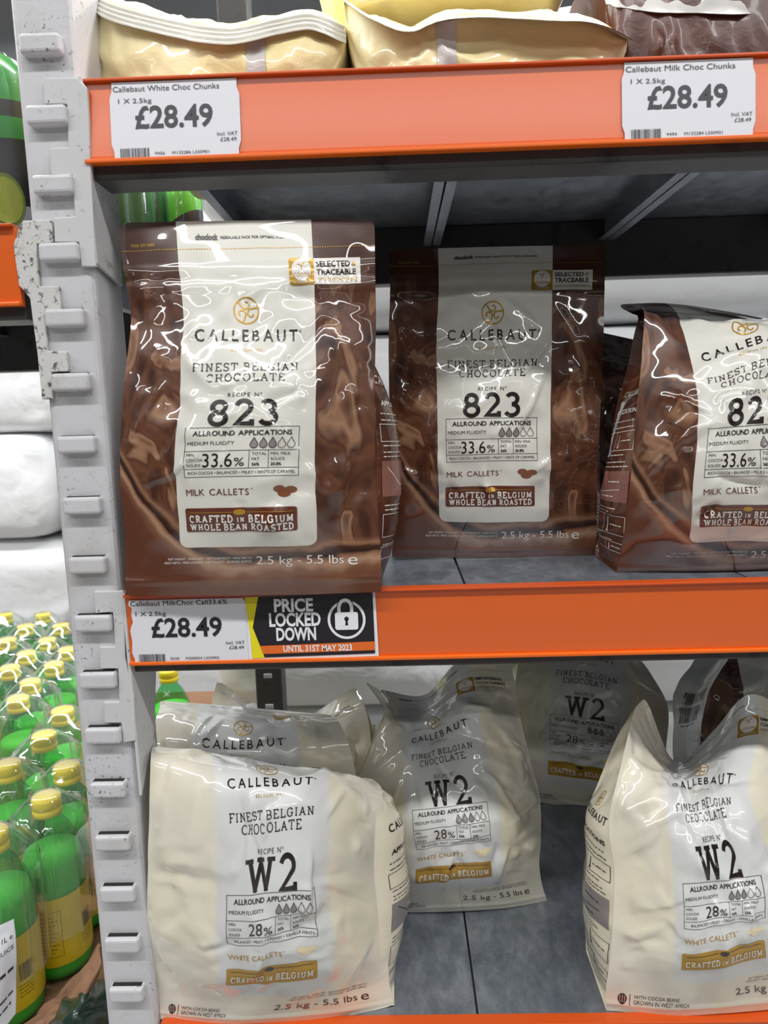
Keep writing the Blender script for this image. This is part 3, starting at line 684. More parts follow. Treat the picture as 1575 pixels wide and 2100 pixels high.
put8('black_card', pl((812, 98), (1453, 88), (1457, 437), (830, 447), (772, 272)), 1)
put8('orange_card', pl((808, 380), (1457, 368), (1457, 418), (822, 427)), 2)
def t8(s, x0, x1, y, cap, b): 
    (a, z), (c, _) = sc8(x0, y), sc8(x1, y); return text(s, a, z, cap, c, bold=b)
put8('white_card', t8('PRICE', 898, 1118, 150, 11, .55), 3); put8('white_card', t8('LOCKED', 867, 1157, 232, 11.4, .55), 3); put8('white_card', t8('DOWN', 903, 1128, 315, 11, .55), 3); put8('white_card', t8('UNTIL 31ST MAY 2023', 938, 1328, 399, 5.4, .22), 3)
cx, cz = sc8(1303, 240)
put8('white_card', line2d(arc(cx, cz, 15.6, 16.4, 0, 360, 48), 2.3), 3)
put8('black_card', line2d(arc(cx-.8, cz+9.5, 5.6, 8.5, -10, 190, 20), 4.8), 4); put8('white_card', line2d([(cx-6.4, cz+4)]+arc(cx-.8, cz+10.5, 5.6, 7.5, 180, 0, 20)+[(cx+4.8, cz+4)], 3.0), 5)
put8('white_card', rrect(cx-10.2, cz-9, cx+10.2, cz+7, 2), 6); put8('black_card', fan(arc(cx, cz+1, 2, 2.1, 0, 360, 14)), 7); put8('black_card', fan([(cx-.8, cz), (cx+.8, cz), (cx+1.3, cz-5), (cx-1.3, cz-5)]), 7)
flat('printed_face', P, (-.2422, -.0012, MIDB+.002), cdp)

# ------------------------------------------------------------------ chocolate pouches
GM, GW = 'brown milk chocolate pouches', 'cream white chocolate pouches'
X3 = (-106, 3, 112); X5 = (-106, -50, 0, 44, 112)
def R(*rows): return [(z, [A(*p) if len(p) == 3 else W(*p[1:]) for p in pts]) for z, pts in rows]
MD, LD = MIDD-ZO, LOWD-ZO
w = 'w'
pouch('chocolate_pouch', 'big brown chocolate pouch overhanging the orange rail beside the post', 'pouch', GM, False, X3, R(
    (318, ((241, 457, .030), (506, 452, .028), (768, 449, .030))),
    (290, ((252, 545, .024), (511, 538, .012), (769, 532, .024))),
    (251, ((268, 640, .020), (517, 638, -.002), (770, 634, .020))),
    (203, ((258, 757, .012), (517, 750, -.022), (768, 745, .014))),
    (160, ((249, 853, .006), (513, 845, -.034), (769, 842, .008))),
    (102, ((247, 985, .000), (507, 977, -.040), (770, 974, .002))),
    (54, ((256, 1096, -.004), (512, 1090, -.036), (778, 1084, -.004))),
    (24, ((257, 1156, -.008), (516, 1150, -.026), (781, 1146, -.008))),
    (-4, ((257, 1222, -.013), (518, 1221, -.018), (782, 1214, -.012)))), 11,
    out=[(0, 4), (50, 20), (120, 26), (190, 12), (240, -12), (318, -10)], ncr=20, amp=3.4, leftk=.1)
pouch('chocolate_pouch', 'upright brown chocolate pouch standing further back in shelf shadow', 'pouch', GM, False, X3, R(
    (318, ((797, 512, .160), (1022, 506, .158), (1243, 502, .160))),
    (280, ((800, 585, .150), (1022, 580, .142), (1240, 578, .150))),
    (230, ((797, 693, .142), (1020, 688, .122), (1238, 684, .142))),
    (160, ((799, 836, .134), (1020, 830, .108), (1232, 828, .134))),
    (102, ((803, 952, .130), (1020, 946, .104), (1227, 944, .130))),
    (50, ((804, 1050, .130), (1020, 1046, .112), (1224, 1044, .130))),
    (0, ((804, 1142, .133), (1020, 1143, .131), (1223, 1140, .134)))), 23, ncr=20, amp=3.2)
pouch('chocolate_pouch', 'slumped brown chocolate pouch with folded back top corner', 'pouch', GM, False, (-106, -57, 20, 112), R(
    (318, ((1267, 624, .165), (1365, 622, .155), (1560, 650, .150), (1740, 690, .16))),
    (292, ((1296, 640, .125), (1385, 640, .120), (1568, 657, .105), (1755, 690, .13))),
    (262, ((1320, 636, .080), (1397, 668, .075), (1575, 662, .070), (1770, 695, .10))),
    (230, ((1317, 715, .066), (1415, 737, .045), (1590, 690, .045), (1778, 735, .08))),
    (160, ((1304, 852, .056), (1432, 852, .018), (1592, 838, .012), (1780, 840, .06))),
    (102, ((1292, 995, .050), (1422, 982, .010), (1588, 976, .006), (1774, 970, .05))),
    (40, ((1276, 1112, .052), (1412, 1110, .028), (1572, 1106, .026), (1766, 1100, .05))),
    (0, ((1264, 1176, .054), (1390, 1181, .049), (1557, 1177, .048), (1760, 1168, .06)))), 37,
    out=[(0, 2), (60, 14), (140, 12), (200, -6), (250, -25), (318, -10)], ncr=24, amp=4.5, nu=110)
def back_pouch(x0, x1, yf, label, grp, white, ztop, zdeck, seed, tilt=.03, dip=0, **k):
    xm = (x0+x1)/2; h = ztop-zdeck
    rows = [(Z, [W(x0+ (.004 if Z > 200 else 0), yf+tilt*(Z/318)**2+.012, zdeck+h*Z/318), W(xm, yf+tilt*(Z/318)**2-.02*math.sin(math.pi*min(1, Z/290)), zdeck+h*Z/318-dip*(Z/318)**3), W(x1, yf+tilt*(Z/318)**2+.012, zdeck+h*Z/318)]) for Z in (0, 60, 120, 190, 250, 285, 318)]
    return pouch('chocolate_pouch', label, 'pouch', grp, white, X3, rows, seed, **k)
back_pouch(.245, .452, .235, 'crumpled brown pouch half hidden behind the slumped pouch', GM, False, MD+.248, MD, 41, .05, .02, ncr=26, amp=5, nu=60, nv=90)
pouch('chocolate_pouch', 'front cream pouch with folded over top next to the post', 'pouch', GW, True, X5, R(
    (318, ((335, 1545, .085), (450, 1562, .090), (545, 1578, .095), (640, 1592, .100), (735, 1612, .12))),
    (272, ((312, 1534, .038), (448, 1551, .038), (545, 1566, .045), (655, 1580, .052), (765, 1600, .085))),
    (252, ((309, 1556, .016), (453, 1571, .006), (550, 1577, .010), (650, 1583, .020), (780, 1612, .068))),
    (230, ((307, 1612, .006), (458, 1609, -.014), (553, 1606, -.020), (645, 1602, -.002), (786, 1640, .055))),
    (200, ((306, 1680, .002), (462, 1685, -.028), (555, 1676, -.036), (648, 1668, -.020), (785, 1690, .050))),
    (160, ((303, 1780, .002), (460, 1801, -.034), (558, 1795, -.045), (645, 1786, -.034), (780, 1780, .046))),
    (102, ((303, 1895, .006), (460, 1938, -.034), (556, 1930, -.044), (650, 1918, -.032), (791, 1885, .040))),
    (62, ((314, 1975, .010), (465, 2008, -.026), (560, 2001, -.034), (655, 1990, -.026), (795, 1960, .034))),
    (25, ((326, 2045, .012), (450, 2058, -.006), (545, 2062, -.012), (650, 2052, -.006), (800, 2025, .028))),
    (0, ((329, 2090, .0098), (430, 2100, .002), (520, 2100, .000), (650, 2092, .005), (809, 2070, .022)))), 53,
    out=[(0, 4), (50, 20), (130, 34), (190, 26), (230, 5), (318, 0)], ncr=22, amp=4.0, nu=116, depth=.85, leftk=.0)
pouch('chocolate_pouch', 'cream pouch with swirl emblem showing behind the front pouch', 'pouch', GW, True, X3, R(
    (318, ((328, 1437, .205), (500, 1450, .212), (674, 1465, .215))),
    (285, ((327, 1453, .170), (505, 1467, .176), (686, 1472, .185))),
    (251, ((316, 1485, .138), (508, 1492, .128), (696, 1482, .155))),
    (230, ((306, 1518, .122), (508, 1528, .104), (708, 1508, .135))),
    (190, ((300, 1585, .118), (508, 1598, .096), (728, 1580, .125))),
    (100, (('w', -.258, .145, LD+.098), ('w', -.150, .125, LD+.098), ('w', -.068, .148, LD+.098))),
    (0, (('w', -.258, .150, LD), ('w', -.150, .142, LD), ('w', -.068, .152, LD)))), 61, depth=.7, ncr=18, amp=4, nu=80, nv=110)
pouch('chocolate_pouch', 'rearmost cream pouch with two upturned top corners by the dark rear post', 'pouch', GW, True, X3, R(
    (318, ((446, 1395, .330), (590, 1478, .345), (732, 1408, .315))),
    (285, ((436, 1432, .300), (590, 1500, .300), (745, 1440, .300))),
    (240, ((430, 1500, .280), (590, 1545, .265), (758, 1490, .280))),
    (190, ((425, 1580, .272), (590, 1600, .250), (762, 1570, .270))),
    (100, (('w', -.262, .275, LD+.098), ('w', -.150, .252, LD+.098), ('w', -.040, .275, LD+.098))),
    (0, (('w', -.255, .280, LD), ('w', -.150, .272, LD), ('w', -.045, .282, LD)))), 67, ncr=16, amp=4, nu=70, nv=100)
pouch('chocolate_pouch', 'leaning cream pouch with a torn dipped top in the middle', 'pouch', GW, True, X5, R(
    (318, ((747, 1398, .185), (800, 1418, .225), (875, 1423, .235), (938, 1358, .195), (1046, 1350, .205))),
    (285, ((786, 1455, .188), (822, 1458, .215), (885, 1452, .215), (950, 1405, .185), (1056, 1400, .200))),
    (240, ((763, 1528, .175), (838, 1510, .178), (897, 1496, .185), (958, 1466, .165), (1068, 1478, .190))),
    (200, ((740, 1592, .165), (838, 1560, .148), (905, 1545, .150), (972, 1532, .148), (1085, 1548, .182))),
    (146, ((740, 1678, .155), (842, 1664, .118), (925, 1655, .108), (999, 1645, .120), (1107, 1642, .176))),
    (102, ((748, 1752, .150), (850, 1745, .112), (932, 1735, .102), (1006, 1724, .114), (1110, 1716, .172))),
    (62, ((755, 1805, .150), (853, 1802, .118), (935, 1795, .108), (1011, 1785, .120), (1106, 1768, .168))),
    (25, ((760, 1842, .155), (853, 1842, .140), (933, 1838, .134), (1015, 1832, .142), (1112, 1815, .170))),
    (0, ((762, 1871, .157), (850, 1871, .152), (930, 1869, .150), (1020, 1864, .155), (1122, 1848, .170)))), 71, ncr=26, amp=4.5, nu=116)
pouch('chocolate_pouch', 'shaded cream pouch standing at the back of the lower shelf', 'pouch', GW, True, X3, R(
    (318, ((1090, 1236, .415), (1215, 1240, .410), (1290, 1325, .42))),
    (230, ((1066, 1342, .392), (1214, 1345, .372), (1340, 1390, .395))),
    (200, ((1059, 1382, .386), (1210, 1388, .358), (1364, 1432, .386))),
    (124, ((1048, 1486, .380), (1202, 1508, .346), (1366, 1535, .375))),
    (65, ((1048, 1566, .380), (1199, 1584, .352), (1360, 1612, .374))),
    (0, ((1056, 1636, .385), (1200, 1659, .372), (1355, 1672, .372)))), 79, depth=.95, ncr=18, amp=3.5, nu=84, nv=120)
pouch('chocolate_pouch', 'front cream pouch with gaping bent top beside bare steel deck', 'pouch', GW, True, X5, R(
    (318, ((1324, 1430, .088), (1386, 1562, .132), (1462, 1500, .124), (1530, 1427, .105), (1640, 1480, .12))),
    (290, ((1301, 1456, .070), (1374, 1578, .104), (1452, 1545, .104), (1530, 1475, .094), (1652, 1512, .105))),
    (262, ((1290, 1502, .056), (1370, 1592, .074), (1442, 1574, .080), (1524, 1531, .070), (1666, 1548, .085))),
    (235, ((1273, 1572, .044), (1372, 1604, .042), (1440, 1596, .046), (1508, 1584, .038), (1680, 1600, .06))),
    (200, ((1250, 1672, .030), (1380, 1662, .008), (1446, 1656, .006), (1505, 1646, .006), (1692, 1662, .05))),
    (146, ((1260, 1790, .022), (1397, 1812, -.012), (1484, 1807, -.022), (1560, 1796, -.020), (1720, 1762, .04))),
    (102, ((1257, 1880, .016), (1399, 1906, -.020), (1490, 1896, -.032), (1568, 1882, -.030), (1725, 1852, .03))),
    (62, ((1252, 1958, .012), (1398, 1978, -.018), (1492, 1966, -.028), (1576, 1952, -.026), (1730, 1932, .022))),
    (22, ((1243, 2030, .014), (1388, 2042, -.004), (1490, 2036, -.008), (1586, 2026, -.004), (1736, 2010, .022))),
    (0, ((1243, 2072, .014), (1380, 2083, .004), (1490, 2078, .003), (1590, 2070, .008), (1740, 2060, .03)))), 83,
    out=[(0, 4), (50, 16), (130, 22), (190, 14), (230, -5), (318, -5)], ncr=26, amp=4.5, nu=116)
back_pouch(.385, .60, .23, 'dark brown pouch leaning behind the gaping cream pouch', GM, False, LD+.30, LD, 91, .06, .03, ncr=26, amp=5, nu=60, nv=90, side_print=(True, False))
# white film back with barcode, lying against the dark pouch
e = empty('loose_wrapper', tuple(Zp(1385, 1600, LOWD)), 'crumpled white wrapper with barcode stuck behind the gaping pouch', 'wrapper')
rows = [(0, [A(1383, 1600, .21), A(1405, 1590, .20), A(1432, 1585, .205)]), (60, [A(1383, 1493, .20), A(1408, 1490, .185), A(1440, 1480, .20)]), (120, [A(1390, 1410, .21), A(1425, 1420, .19), A(1462, 1400, .21)]), (170, [A(1440, 1345, .22), A(1470, 1350, .205), A(1505, 1335, .22)])]
zq = np.linspace(0, 170, 60); xq = np.linspace(0, 50, 26); Pn = herm([r[0] for r in rows], [[tuple(p) for p in r[1]] for r in rows], zq); Pn = np.swapaxes(herm((0, 25, 50), np.swapaxes(Pn, 0, 1), xq), 0, 1)
XX, ZZ = np.meshgrid(xq, zq); sh = Sheet(Pn); Pn = Pn+sh.N*((creases(XX, ZZ, 5, 16, 3, 0, 170, 0, 50, 12, 40)+vnoise(XX, ZZ, 15, 3))/1000)[..., None]; sh = Sheet(Pn)
M['silver_film'] = mat('white_foil', S(206, 208, 208), .34, 0, .5, .06)
F2 = np.vstack([Pn.reshape(-1, 3), (Pn+np.array([0, .004, 0])).reshape(-1, 3)]); nq = len(zq)*len(xq)
pymesh('film', F2, gridfaces(len(zq), len(xq), 0).tolist()+gridfaces(len(zq), len(xq), nq)[:, ::-1].tolist(), e, [M['silver_film']], True)
bv, bt = refine(*bars(10, 66, 40, 92, 3, 22), 4); b2v, b2t = refine(*bars(12, 98, 42, 118, 8, 20), 4); tv, tt_ = refine(*smallprint(16, 36, 62, 2), 4)
V2 = np.vstack([bv, b2v, tv]); T2 = np.vstack([bt, b2t+len(bv), tt_+len(bv)+len(b2v)])
pymesh('barcode', sh.at(V2[:, 0]/50, V2[:, 1]/170, np.full(len(V2), .0006)), T2.tolist(), e, [M['p_black']])

# ------------------------------------------------------------------ bags lying on the top shelf
def film_plain(name, c1, c2): 
    m = mat(name, c1, .4, 0, .5, .07); t = NT(m); f = t.noise(t.coord('Object'), 9, 3, .6)
    t.l(t.ramp(f, [(.4, c1), (.65, c2)]), t.p.inputs['Base Color']); t.bump(t.noise(t.coord('Object'), 60, 4, 1.0), .25, .004); return m
M['cream_bag'] = film_plain('cream_bag_film', S(252, 240, 188), S(240, 224, 164))
M['cream_seal'] = film_plain('pale_seal', S(226, 222, 208), S(200, 196, 182))
M['brown_bag'] = film_plain('brown_bag_film', S(92, 44, 26), S(70, 32, 18))
M['brown_bag'].node_tree.nodes['Principled BSDF'].inputs['Coat Weight'].default_value = .12
M['white_band'] = film_plain('white_band', S(220, 218, 214), S(190, 188, 184))
def pillow(label, seal, body, sealm, h, length, strip, seed, bottom, group=None, curl=(0, -.25, -1), rib=True, tape=None):
    S0 = np.array([tuple(A(p[0], p[1], p[2]+.024)) for p in seal]); k = np.linspace(0, 1, len(S0)); nu = 90
    q = np.linspace(0, 1, nu); L = herm(k, S0, q); cx = L[:, 0].mean()
    e = empty('chocolate_bag', (float(cx), float(L[:, 1].mean()+.1), float(bottom)), label, 'bag', group)
    prof = np.clip(1-np.abs(2*q-1)**5, 0, 1)**.5
    nt = 60; tq = np.linspace(-1, 1, nt); V = np.zeros((nt, nu, 3))
    for j, tt in enumerate(tq):
        a = abs(tt); yy = length*a**1.4
        blend = min(1, a*3.2); bl = math.sin(min(1, blend)*math.pi/2)
        if tt < 0:
            yy = length*max(0, a-.45)/.55; drop = min(1, a/.45); bl = 1-(1-drop)**1.6; z = L[:, 2]*(1-bl)+bl*(bottom+(L[:, 2]-bottom)*(1-prof)); yy -= .010*math.sin(math.pi*min(1, a/.6))
        else: z = L[:, 2]+h*bl*prof
        V[j, :, 0] = L[:, 0]; V[j, :, 1] = L[:, 1]+yy*(.35+.65*prof); V[j, :, 2] = z
    sh = Sheet(V); U, T_ = np.meshgrid(q*220, (tq+1)*160); d = creases(U, T_, seed, 90, 4.5, 40, 280, 0, 220, 15, 60)+2*vnoise(U, T_, 25, seed)+2.2*lowpoly(U, T_, 22, seed)+1.2*lowpoly(U, T_, 10, seed+1)
    V = V - sh.N*0 + sh.N*(d*np.clip(np.abs(tq)*5, .1, 1)[:, None]*prof[None]/1000)[..., None]
    V[:, :, 2] = np.maximum(V[:, :, 2], bottom)
    pymesh('film', V.reshape(-1, 3), gridfaces(nt, nu, 0)[:, ::-1].tolist(), e, [M[body]], True)
    # crimped end seal
    ns = 13; sv = np.zeros((ns, nu, 3)); c = np.array(curl)/np.linalg.norm(curl)
    wob = vnoise(q*220, q*0, 30, seed+5)*.003+vnoise(q*220, q*0, 9, seed+6)*.0012
    for j in range(ns):
        f = j/(ns-1); sv[j] = L+c*(strip*f)+np.array([0, -.0012*math.sin(f*math.pi*7) if rib else -.004*f*f, 0]); sv[j, :, 2] += wob*f; sv[j, :, 1] += wob*f*1.5
    sv2 = sv+np.array([0, .0012, 0]); V2 = np.vstack([sv.reshape(-1, 3), sv2.reshape(-1, 3)]); g = gridfaces(ns, nu, 0)
    pymesh('end_seal', V2, g.tolist()+(g+ns*nu)[:, ::-1].tolist(), e, [M[sealm]], True)
    if tape:
        i0, i1 = int(tape[0]*nu), int(tape[1]*nu); tp = sh.P[:int(nt*.5), i0:i1]; tp = V[:int(nt*.5), i0:i1]+np.array([0, -.0012, -.0004]); a, b = tp.shape[:2]
        pymesh('seam_tape', tp.reshape(-1, 3), gridfaces(a, b, 0)[:, ::-1].tolist(), e, [M['white_band']], True)
    return e
GT = 'cream bags lying on the top shelf'
pillow('cream chocolate bag with long crimped silver seal on top shelf', [(150, -40, .07), (215, 2, .035), (300, 28, .02), (400, 50, .015), (480, 56, .015), (560, 40, .018), (640, 28, .02), (710, 55, .035)], 'cream_bag', 'cream_seal', .02, .30, .021, 3, TOPD, GT, (0, -.6, -1), True, (.62, .69))
pillow('cream chocolate bag with curled white torn-looking end seal', [(705, 0, .05), (770, 40, .02), (840, 62, .01), (900, 40, .01), (980, 32, .01), (1100, 36, .01), (1210, 44, .015), (1285, 78, .03)], 'cream_bag', 'white_band', .02, .30, .022, 8, TOPD, GT, (0, -1.1, -.75), False, (.42, .5))
pillow('dark brown chocolate bag with white band on top shelf', [(1238, -30, .06), (1275, -20, .04), (1350, -12, .03), (1450, -10, .03), (1570, -8, .03), (1700, -10, .05)], 'brown_bag', 'white_band', .07, .34, .017, 13, TOPD, None, (0, -.1, -1), False)
pillow('upper cream chocolate bag stacked on the other cream bags', [(640, -95, .10), (760, -60, .08), (900, -40, .07), (1040, -50, .07), (1180, -80, .09)], 'cream_bag', 'cream_seal', .05, .26, .012, 19, TOPD+.1, GT, (0, -.3, -1), True)

# ------------------------------------------------------------------ juice bottles
M['bottle'] = clear('green_plastic', (.40, .80, .48), .0, .06, 1.45)
M['juice'] = mat('green_juice', S(176, 226, 130), .5); t = NT(M['juice'])
t.p.inputs['Subsurface Weight'].default_value = .0
M['cap'] = mat('yellow_cap', S(255, 228, 46), .38, 0, .2, .2)
M['blabel'] = mat('yellow_label', S(226, 196, 20), .38, 0, .3, .1)
M['cardboard'] = speckled('cardboard', S(150, 112, 84), S(122, 88, 64), 20, .8)
def lathe(prof, n=40):
    V = []; F = []
    for r, z in prof:
        for i in range(n): a = 2*math.pi*i/n; V.append((r*math.cos(a), r*math.sin(a), z))
    for j in range(len(prof)-1):
        for i in range(n): k = (i+1) % n; F.append((j*n+i, j*n+k, (j+1)*n+k, (j+1)*n+i))
    return V, F
def lmesh(name, prof, m, n=40):
    V, F = lathe(prof, n); me = bpy.data.meshes.new(name); me.from_pydata(V, [], F); me.materials.append(m); me.polygons.foreach_set('use_smooth', [True]*len(F)); me.update(); return me
BH = .262
outer = [(0, .001), (.034, .001), (.040, .006), (.0425, .018), (.0425, .135), (.0425, .150), (.0405, .172), (.0350, .196), (.0260, .216), (.0180, .228), (.0155, .236), (.0155, .246)]
me_b = lmesh('bottle_wall', outer, M['bottle'])
me_j = lmesh('juice', [(0, .003), (.033, .003), (.0385, .008), (.0408, .018), (.0408, .150), (.0388, .171), (.0365, .181), (0, .1815)], M['juice'])
capp = [(.0172, .236), (.0192, .2365), (.0195, .245), (.0188, .2455), (.0188, .247), (.0195, .2475), (.0195, .259), (.0180, .262), (0, .262)]
me_c = lmesh('cap', capp, M['cap'], 48)
me_l = lmesh('label_sleeve', [(.0427, .028), (.0430, .030), (.0430, .128), (.0427, .130)], M['blabel'])
PV, PT = [], []; n_ = 0
for vt in [bars(22, 68, 40, 92, 7, 22), line2d([(-38, 44), (-8, 44), (-8, 112), (-38, 112), (-38, 44)], .5)] + [smallprint(-36, -10-(z*7 % 9), z, 1.4) for z in range(50, 110, 6)] + [smallprint(20, 40, z, 1.3) for z in (62, 57, 52, 47)]:
    v, t2 = refine(*vt, 3); PV.append(v); PT.append(t2+n_); n_ += len(v)
PV = np.vstack(PV); PT = np.vstack(PT); an = PV[:, 0]/43.0-math.pi/2
me_p = bpy.data.meshes.new('label_print'); me_p.from_pydata(np.c_[np.cos(an)*.0433, np.sin(an)*.0433, PV[:, 1]/1000].tolist(), [], PT.tolist()); me_p.materials.append(mat('label_print', S(70, 66, 20), .5))
CZ = ZO-.5204
caps = [(10, 1258), (88, 1258), (52, 1282), (125, 1280), (15, 1310), (97, 1310), (57, 1337), (135, 1330), (20, 1367), (110, 1360), (60, 1398), (38, 1428), (90, 1505), (15, 1565), (135, 1570), (80, 1640), (0, 1692)]
GB = 'green juice bottles with yellow caps'
bl = 'green juice bottle with yellow cap under clear shrink film'
sp = []
for i, (px, py) in enumerate(caps):
    p = Zp(px, py, CZ); sp.append(p)
for i in range(60):     # rest neighbours apart so that bottles do not overlap
    for a in range(len(sp)):
        for b in range(a):
            d = sp[a]-sp[b]; d.z = 0; L_ = d.length
            if L_ < .0875: sp[a] = sp[a]+d*((.0875-L_)/L_/2); sp[b] = sp[b]-d*((.0875-L_)/L_/2)
def bottle(p, rz, label, grp=GB):
    e = empty('juice_bottle', (p.x, p.y, CZ-BH), label, 'bottle', grp); e.rotation_euler.z = rz
    for nm, me in (('bottle_wall', me_b), ('juice', me_j), ('cap', me_c), ('label_sleeve', me_l), ('label_print', me_p)):
        o = bpy.data.objects.new(nm, me); col.objects.link(o); o.parent = e if nm != 'label_print' else last; last = o
    return e
for i, p in enumerate(sp): bottle(p, [0.25, -.5, .6, .1][i % 4] if i < 15 else (.75 if i == 15 else .35), bl)
bottle(Vector((-.622, .604, CZ)), .1, bl)
bp = Zp(345, 1372, CZ); eb = bottle(Vector((bp.x, bp.y, CZ)), .3, 'green juice bottle glimpsed behind the side bracket', None)
# shrink film over three packs
def wrap(pts, label, zlow):
    xs = [p.x for p in pts]; ys = [p.y for p in pts]; r = .047; x0, x1, y0, y1 = min(xs)-r, max(xs)+r, min(ys)-r, max(ys)+r
    nx, ny = int((x1-x0)/.006)+2, int((y1-y0)/.006)+2; X, Y = np.meshgrid(np.linspace(x0, x1, nx), np.linspace(y0, y1, ny))
    z = np.full(X.shape, -9.0); dm = np.full(X.shape, 9.0)
    for p in pts:
        d = np.hypot(X-p.x, Y-p.y); dm = np.minimum(dm, d); z = np.maximum(z, CZ+.0025-.95*np.maximum(0, d-.0195)-8*np.maximum(0, d-.045)**1.0*0)
    z += .0022*vnoise(X*1000, Y*1000, 14, 5)*np.clip((dm-.02)*60, 0, 1)+creases(X*1000, Y*1000, 9, 40, 3, y0*1000, y1*1000, x0*1000, x1*1000, 20, 90)/1000*np.clip((dm-.02)*60, 0, 1)
    inside = dm < .056; V = np.c_[X.ravel(), Y.ravel(), np.maximum(z, zlow).ravel()]
    f = gridfaces(ny, nx, 0); ok = inside.ravel()[f].all(1); f = f[ok]; used = np.unique(f); mp_ = -np.ones(len(V), int); mp_[used] = np.arange(len(used)); V = V[used]; f = mp_[f]
    # skirt: drop the open border straight down
    from collections import Counter
    ed = Counter(); ori = {}
    for q in f.tolist():
        for a, b in zip(q, q[1:]+q[:1]): ed[(min(a, b), max(a, b))] += 1; ori[(min(a, b), max(a, b))] = (a, b)
    bd = [ori[k] for k, c in ed.items() if c == 1]; bv_ = sorted({i for a, b in bd for i in (a, b)}); nm = {}; VV = V.tolist(); levels = 6
    for i in bv_:
        for l_ in range(1, levels+1):
            nm[(i, l_)] = len(VV); x, y, zz = V[i]; VV.append((x, y+.0015*math.sin(l_*2+x*90), zz+(zlow-zz)*l_/levels))
        nm[(i, 0)] = i
    f = f.tolist()
    for a, b in bd:
        for l_ in range(levels): f.append((nm[(b, l_)], nm[(a, l_)], nm[(a, l_+1)], nm[(b, l_+1)]))
    me = bpy.data.meshes.new('shrink_wrap'); me.from_pydata(VV, [], f); o = link('shrink_wrap', me, None, [M['wrap']], True); tag(o, label, 'plastic film'); return o
wrap(sp[12:17]+[Vector((-.622, .604, CZ))], 'clear shrink film stretched over the foremost juice bottles', CZ-.19)
wrap(sp[8:12], 'clear shrink film over the middle pack of juice bottles', CZ-.19)
wrap(sp[0:8], 'clear shrink film over the rearmost pack of juice bottles', CZ-.19)
# pack paper label
e = empty('pack_label', tuple(A(15, 1990, .17)), 'white paper pack label hanging over the bottles beside the frame', 'paper label')
rows = [(0, [A(-60, 2130, .16), A(-15, 2135, .155), A(32, 2080, .17)]), (50, [A(-60, 2000, .165), A(-12, 1985, .16), A(33, 1950, .175)]), (100, [A(-60, 1940, .18), A(-12, 1905, .178), A(28, 1885, .185)])]
zq = np.linspace(0, 100, 24); xq = np.linspace(0, 60, 18); Pn = herm([r[0] for r in rows], [[tuple(p) for p in r[1]] for r in rows], zq); Pn = np.swapaxes(herm((0, 30, 60), np.swapaxes(Pn, 0, 1), xq), 0, 1)
XX, ZZ = np.meshgrid(xq, zq); sh = Sheet(Pn); Pn = Pn+sh.N*(vnoise(XX, ZZ, 14, 2)*1.5/1000)[..., None]; sh = Sheet(Pn)
F2 = np.vstack([Pn.reshape(-1, 3), (Pn+np.array([0, .001, 0])).reshape(-1, 3)]); g = gridfaces(24, 18, 0)
pymesh('paper', F2, g.tolist()+(g+24*18)[:, ::-1].tolist(), e, [M['paper']], True)
tx = [refine(*vt, 4) for vt in (text('x 1L e', 30, 74, 8, 56), text('N JUICE', 28, 58, 5, 57), smallprint(26, 56, 38, 4), smallprint(12, 56, 20, 2.4), smallprint(20, 54, 13, 2.4))]
n_ = 0; PV = []; PT = []
for v, t2 in tx: PV.append(v); PT.append(t2+n_); n_ += len(v)
PV = np.vstack(PV); pymesh('printed_lettering', sh.at(PV[:, 0]/60, PV[:, 1]/100, np.full(len(PV), .0005)), np.vstack(PT).tolist(), e, [M['ink_dark']])
# cardboard tray torn open, and what stands below
def crumpled(name, pts, m, label, cat, seed, amp, nn=(26, 20), thick=.003):
    rows = [(i*40, r) for i, r in enumerate(pts)]; zq = np.linspace(0, 40*(len(pts)-1), nn[0]); xq = np.linspace(0, 100, nn[1])
    Pn = herm([r[0] for r in rows], [[tuple(p) for p in r[1]] for r in rows], zq); Pn = np.swapaxes(herm(np.linspace(0, 100, len(pts[0])), np.swapaxes(Pn, 0, 1), xq), 0, 1)
    XX, ZZ = np.meshgrid(xq, zq); sh = Sheet(Pn); Pn = Pn+sh.N*((creases(XX, ZZ, seed, 20, amp, 0, 40*len(pts), 0, 100, 20, 60)+vnoise(XX, ZZ, 20, seed)*amp*.5)/1000)[..., None]; sh = Sheet(Pn)
    F2 = np.vstack([Pn.reshape(-1, 3), (Pn-sh.N*thick).reshape(-1, 3)]); g = gridfaces(nn[0], nn[1], 0); a, b = nn; n0 = a*b; ring = [j*b for j in range(a)]+[(a-1)*b+i for i in range(1, b)]+[j*b+b-1 for j in range(a-2, -1, -1)]+[i for i in range(b-2, 0, -1)]
    sk = [(ring[i], ring[(i+1) % len(ring)], ring[(i+1) % len(ring)]+n0, ring[i]+n0) for i in range(len(ring))]
    me = bpy.data.meshes.new(name); me.from_pydata(F2.tolist(), [], g.tolist()+(g+n0)[:, ::-1].tolist()+sk); o = link(name, me, None, [m], True); tag(o, label, cat); return o
zt = CZ-BH
bevbox_t = bevbox('pallet_board', (-1.25, .16, zt-.02), (-.43, 1.32, zt-.001), M['cardboard'], None, .002); tag(bevbox_t, 'brown cardboard tray under the juice bottles', 'tray')
crumpled('torn_cardboard', [[A(40, 2110, .17), A(100, 2060, .17), A(165, 1990, .18), A(205, 1935, .20)], [A(70, 2110, .14), A(130, 2075, .14), A(180, 2010, .15), A(207, 1960, .17)], [A(95, 2120, .13), A(140, 2095, .13), A(185, 2030, .135), A(208, 1985, .15)]], M['cardboard'], 'torn brown cardboard edge below the juice bottles', 'cardboard', 4, 7)
M['dark_green'] = mat('dark_green_plastic', S(34, 58, 46), .3, 0, .5, .1)
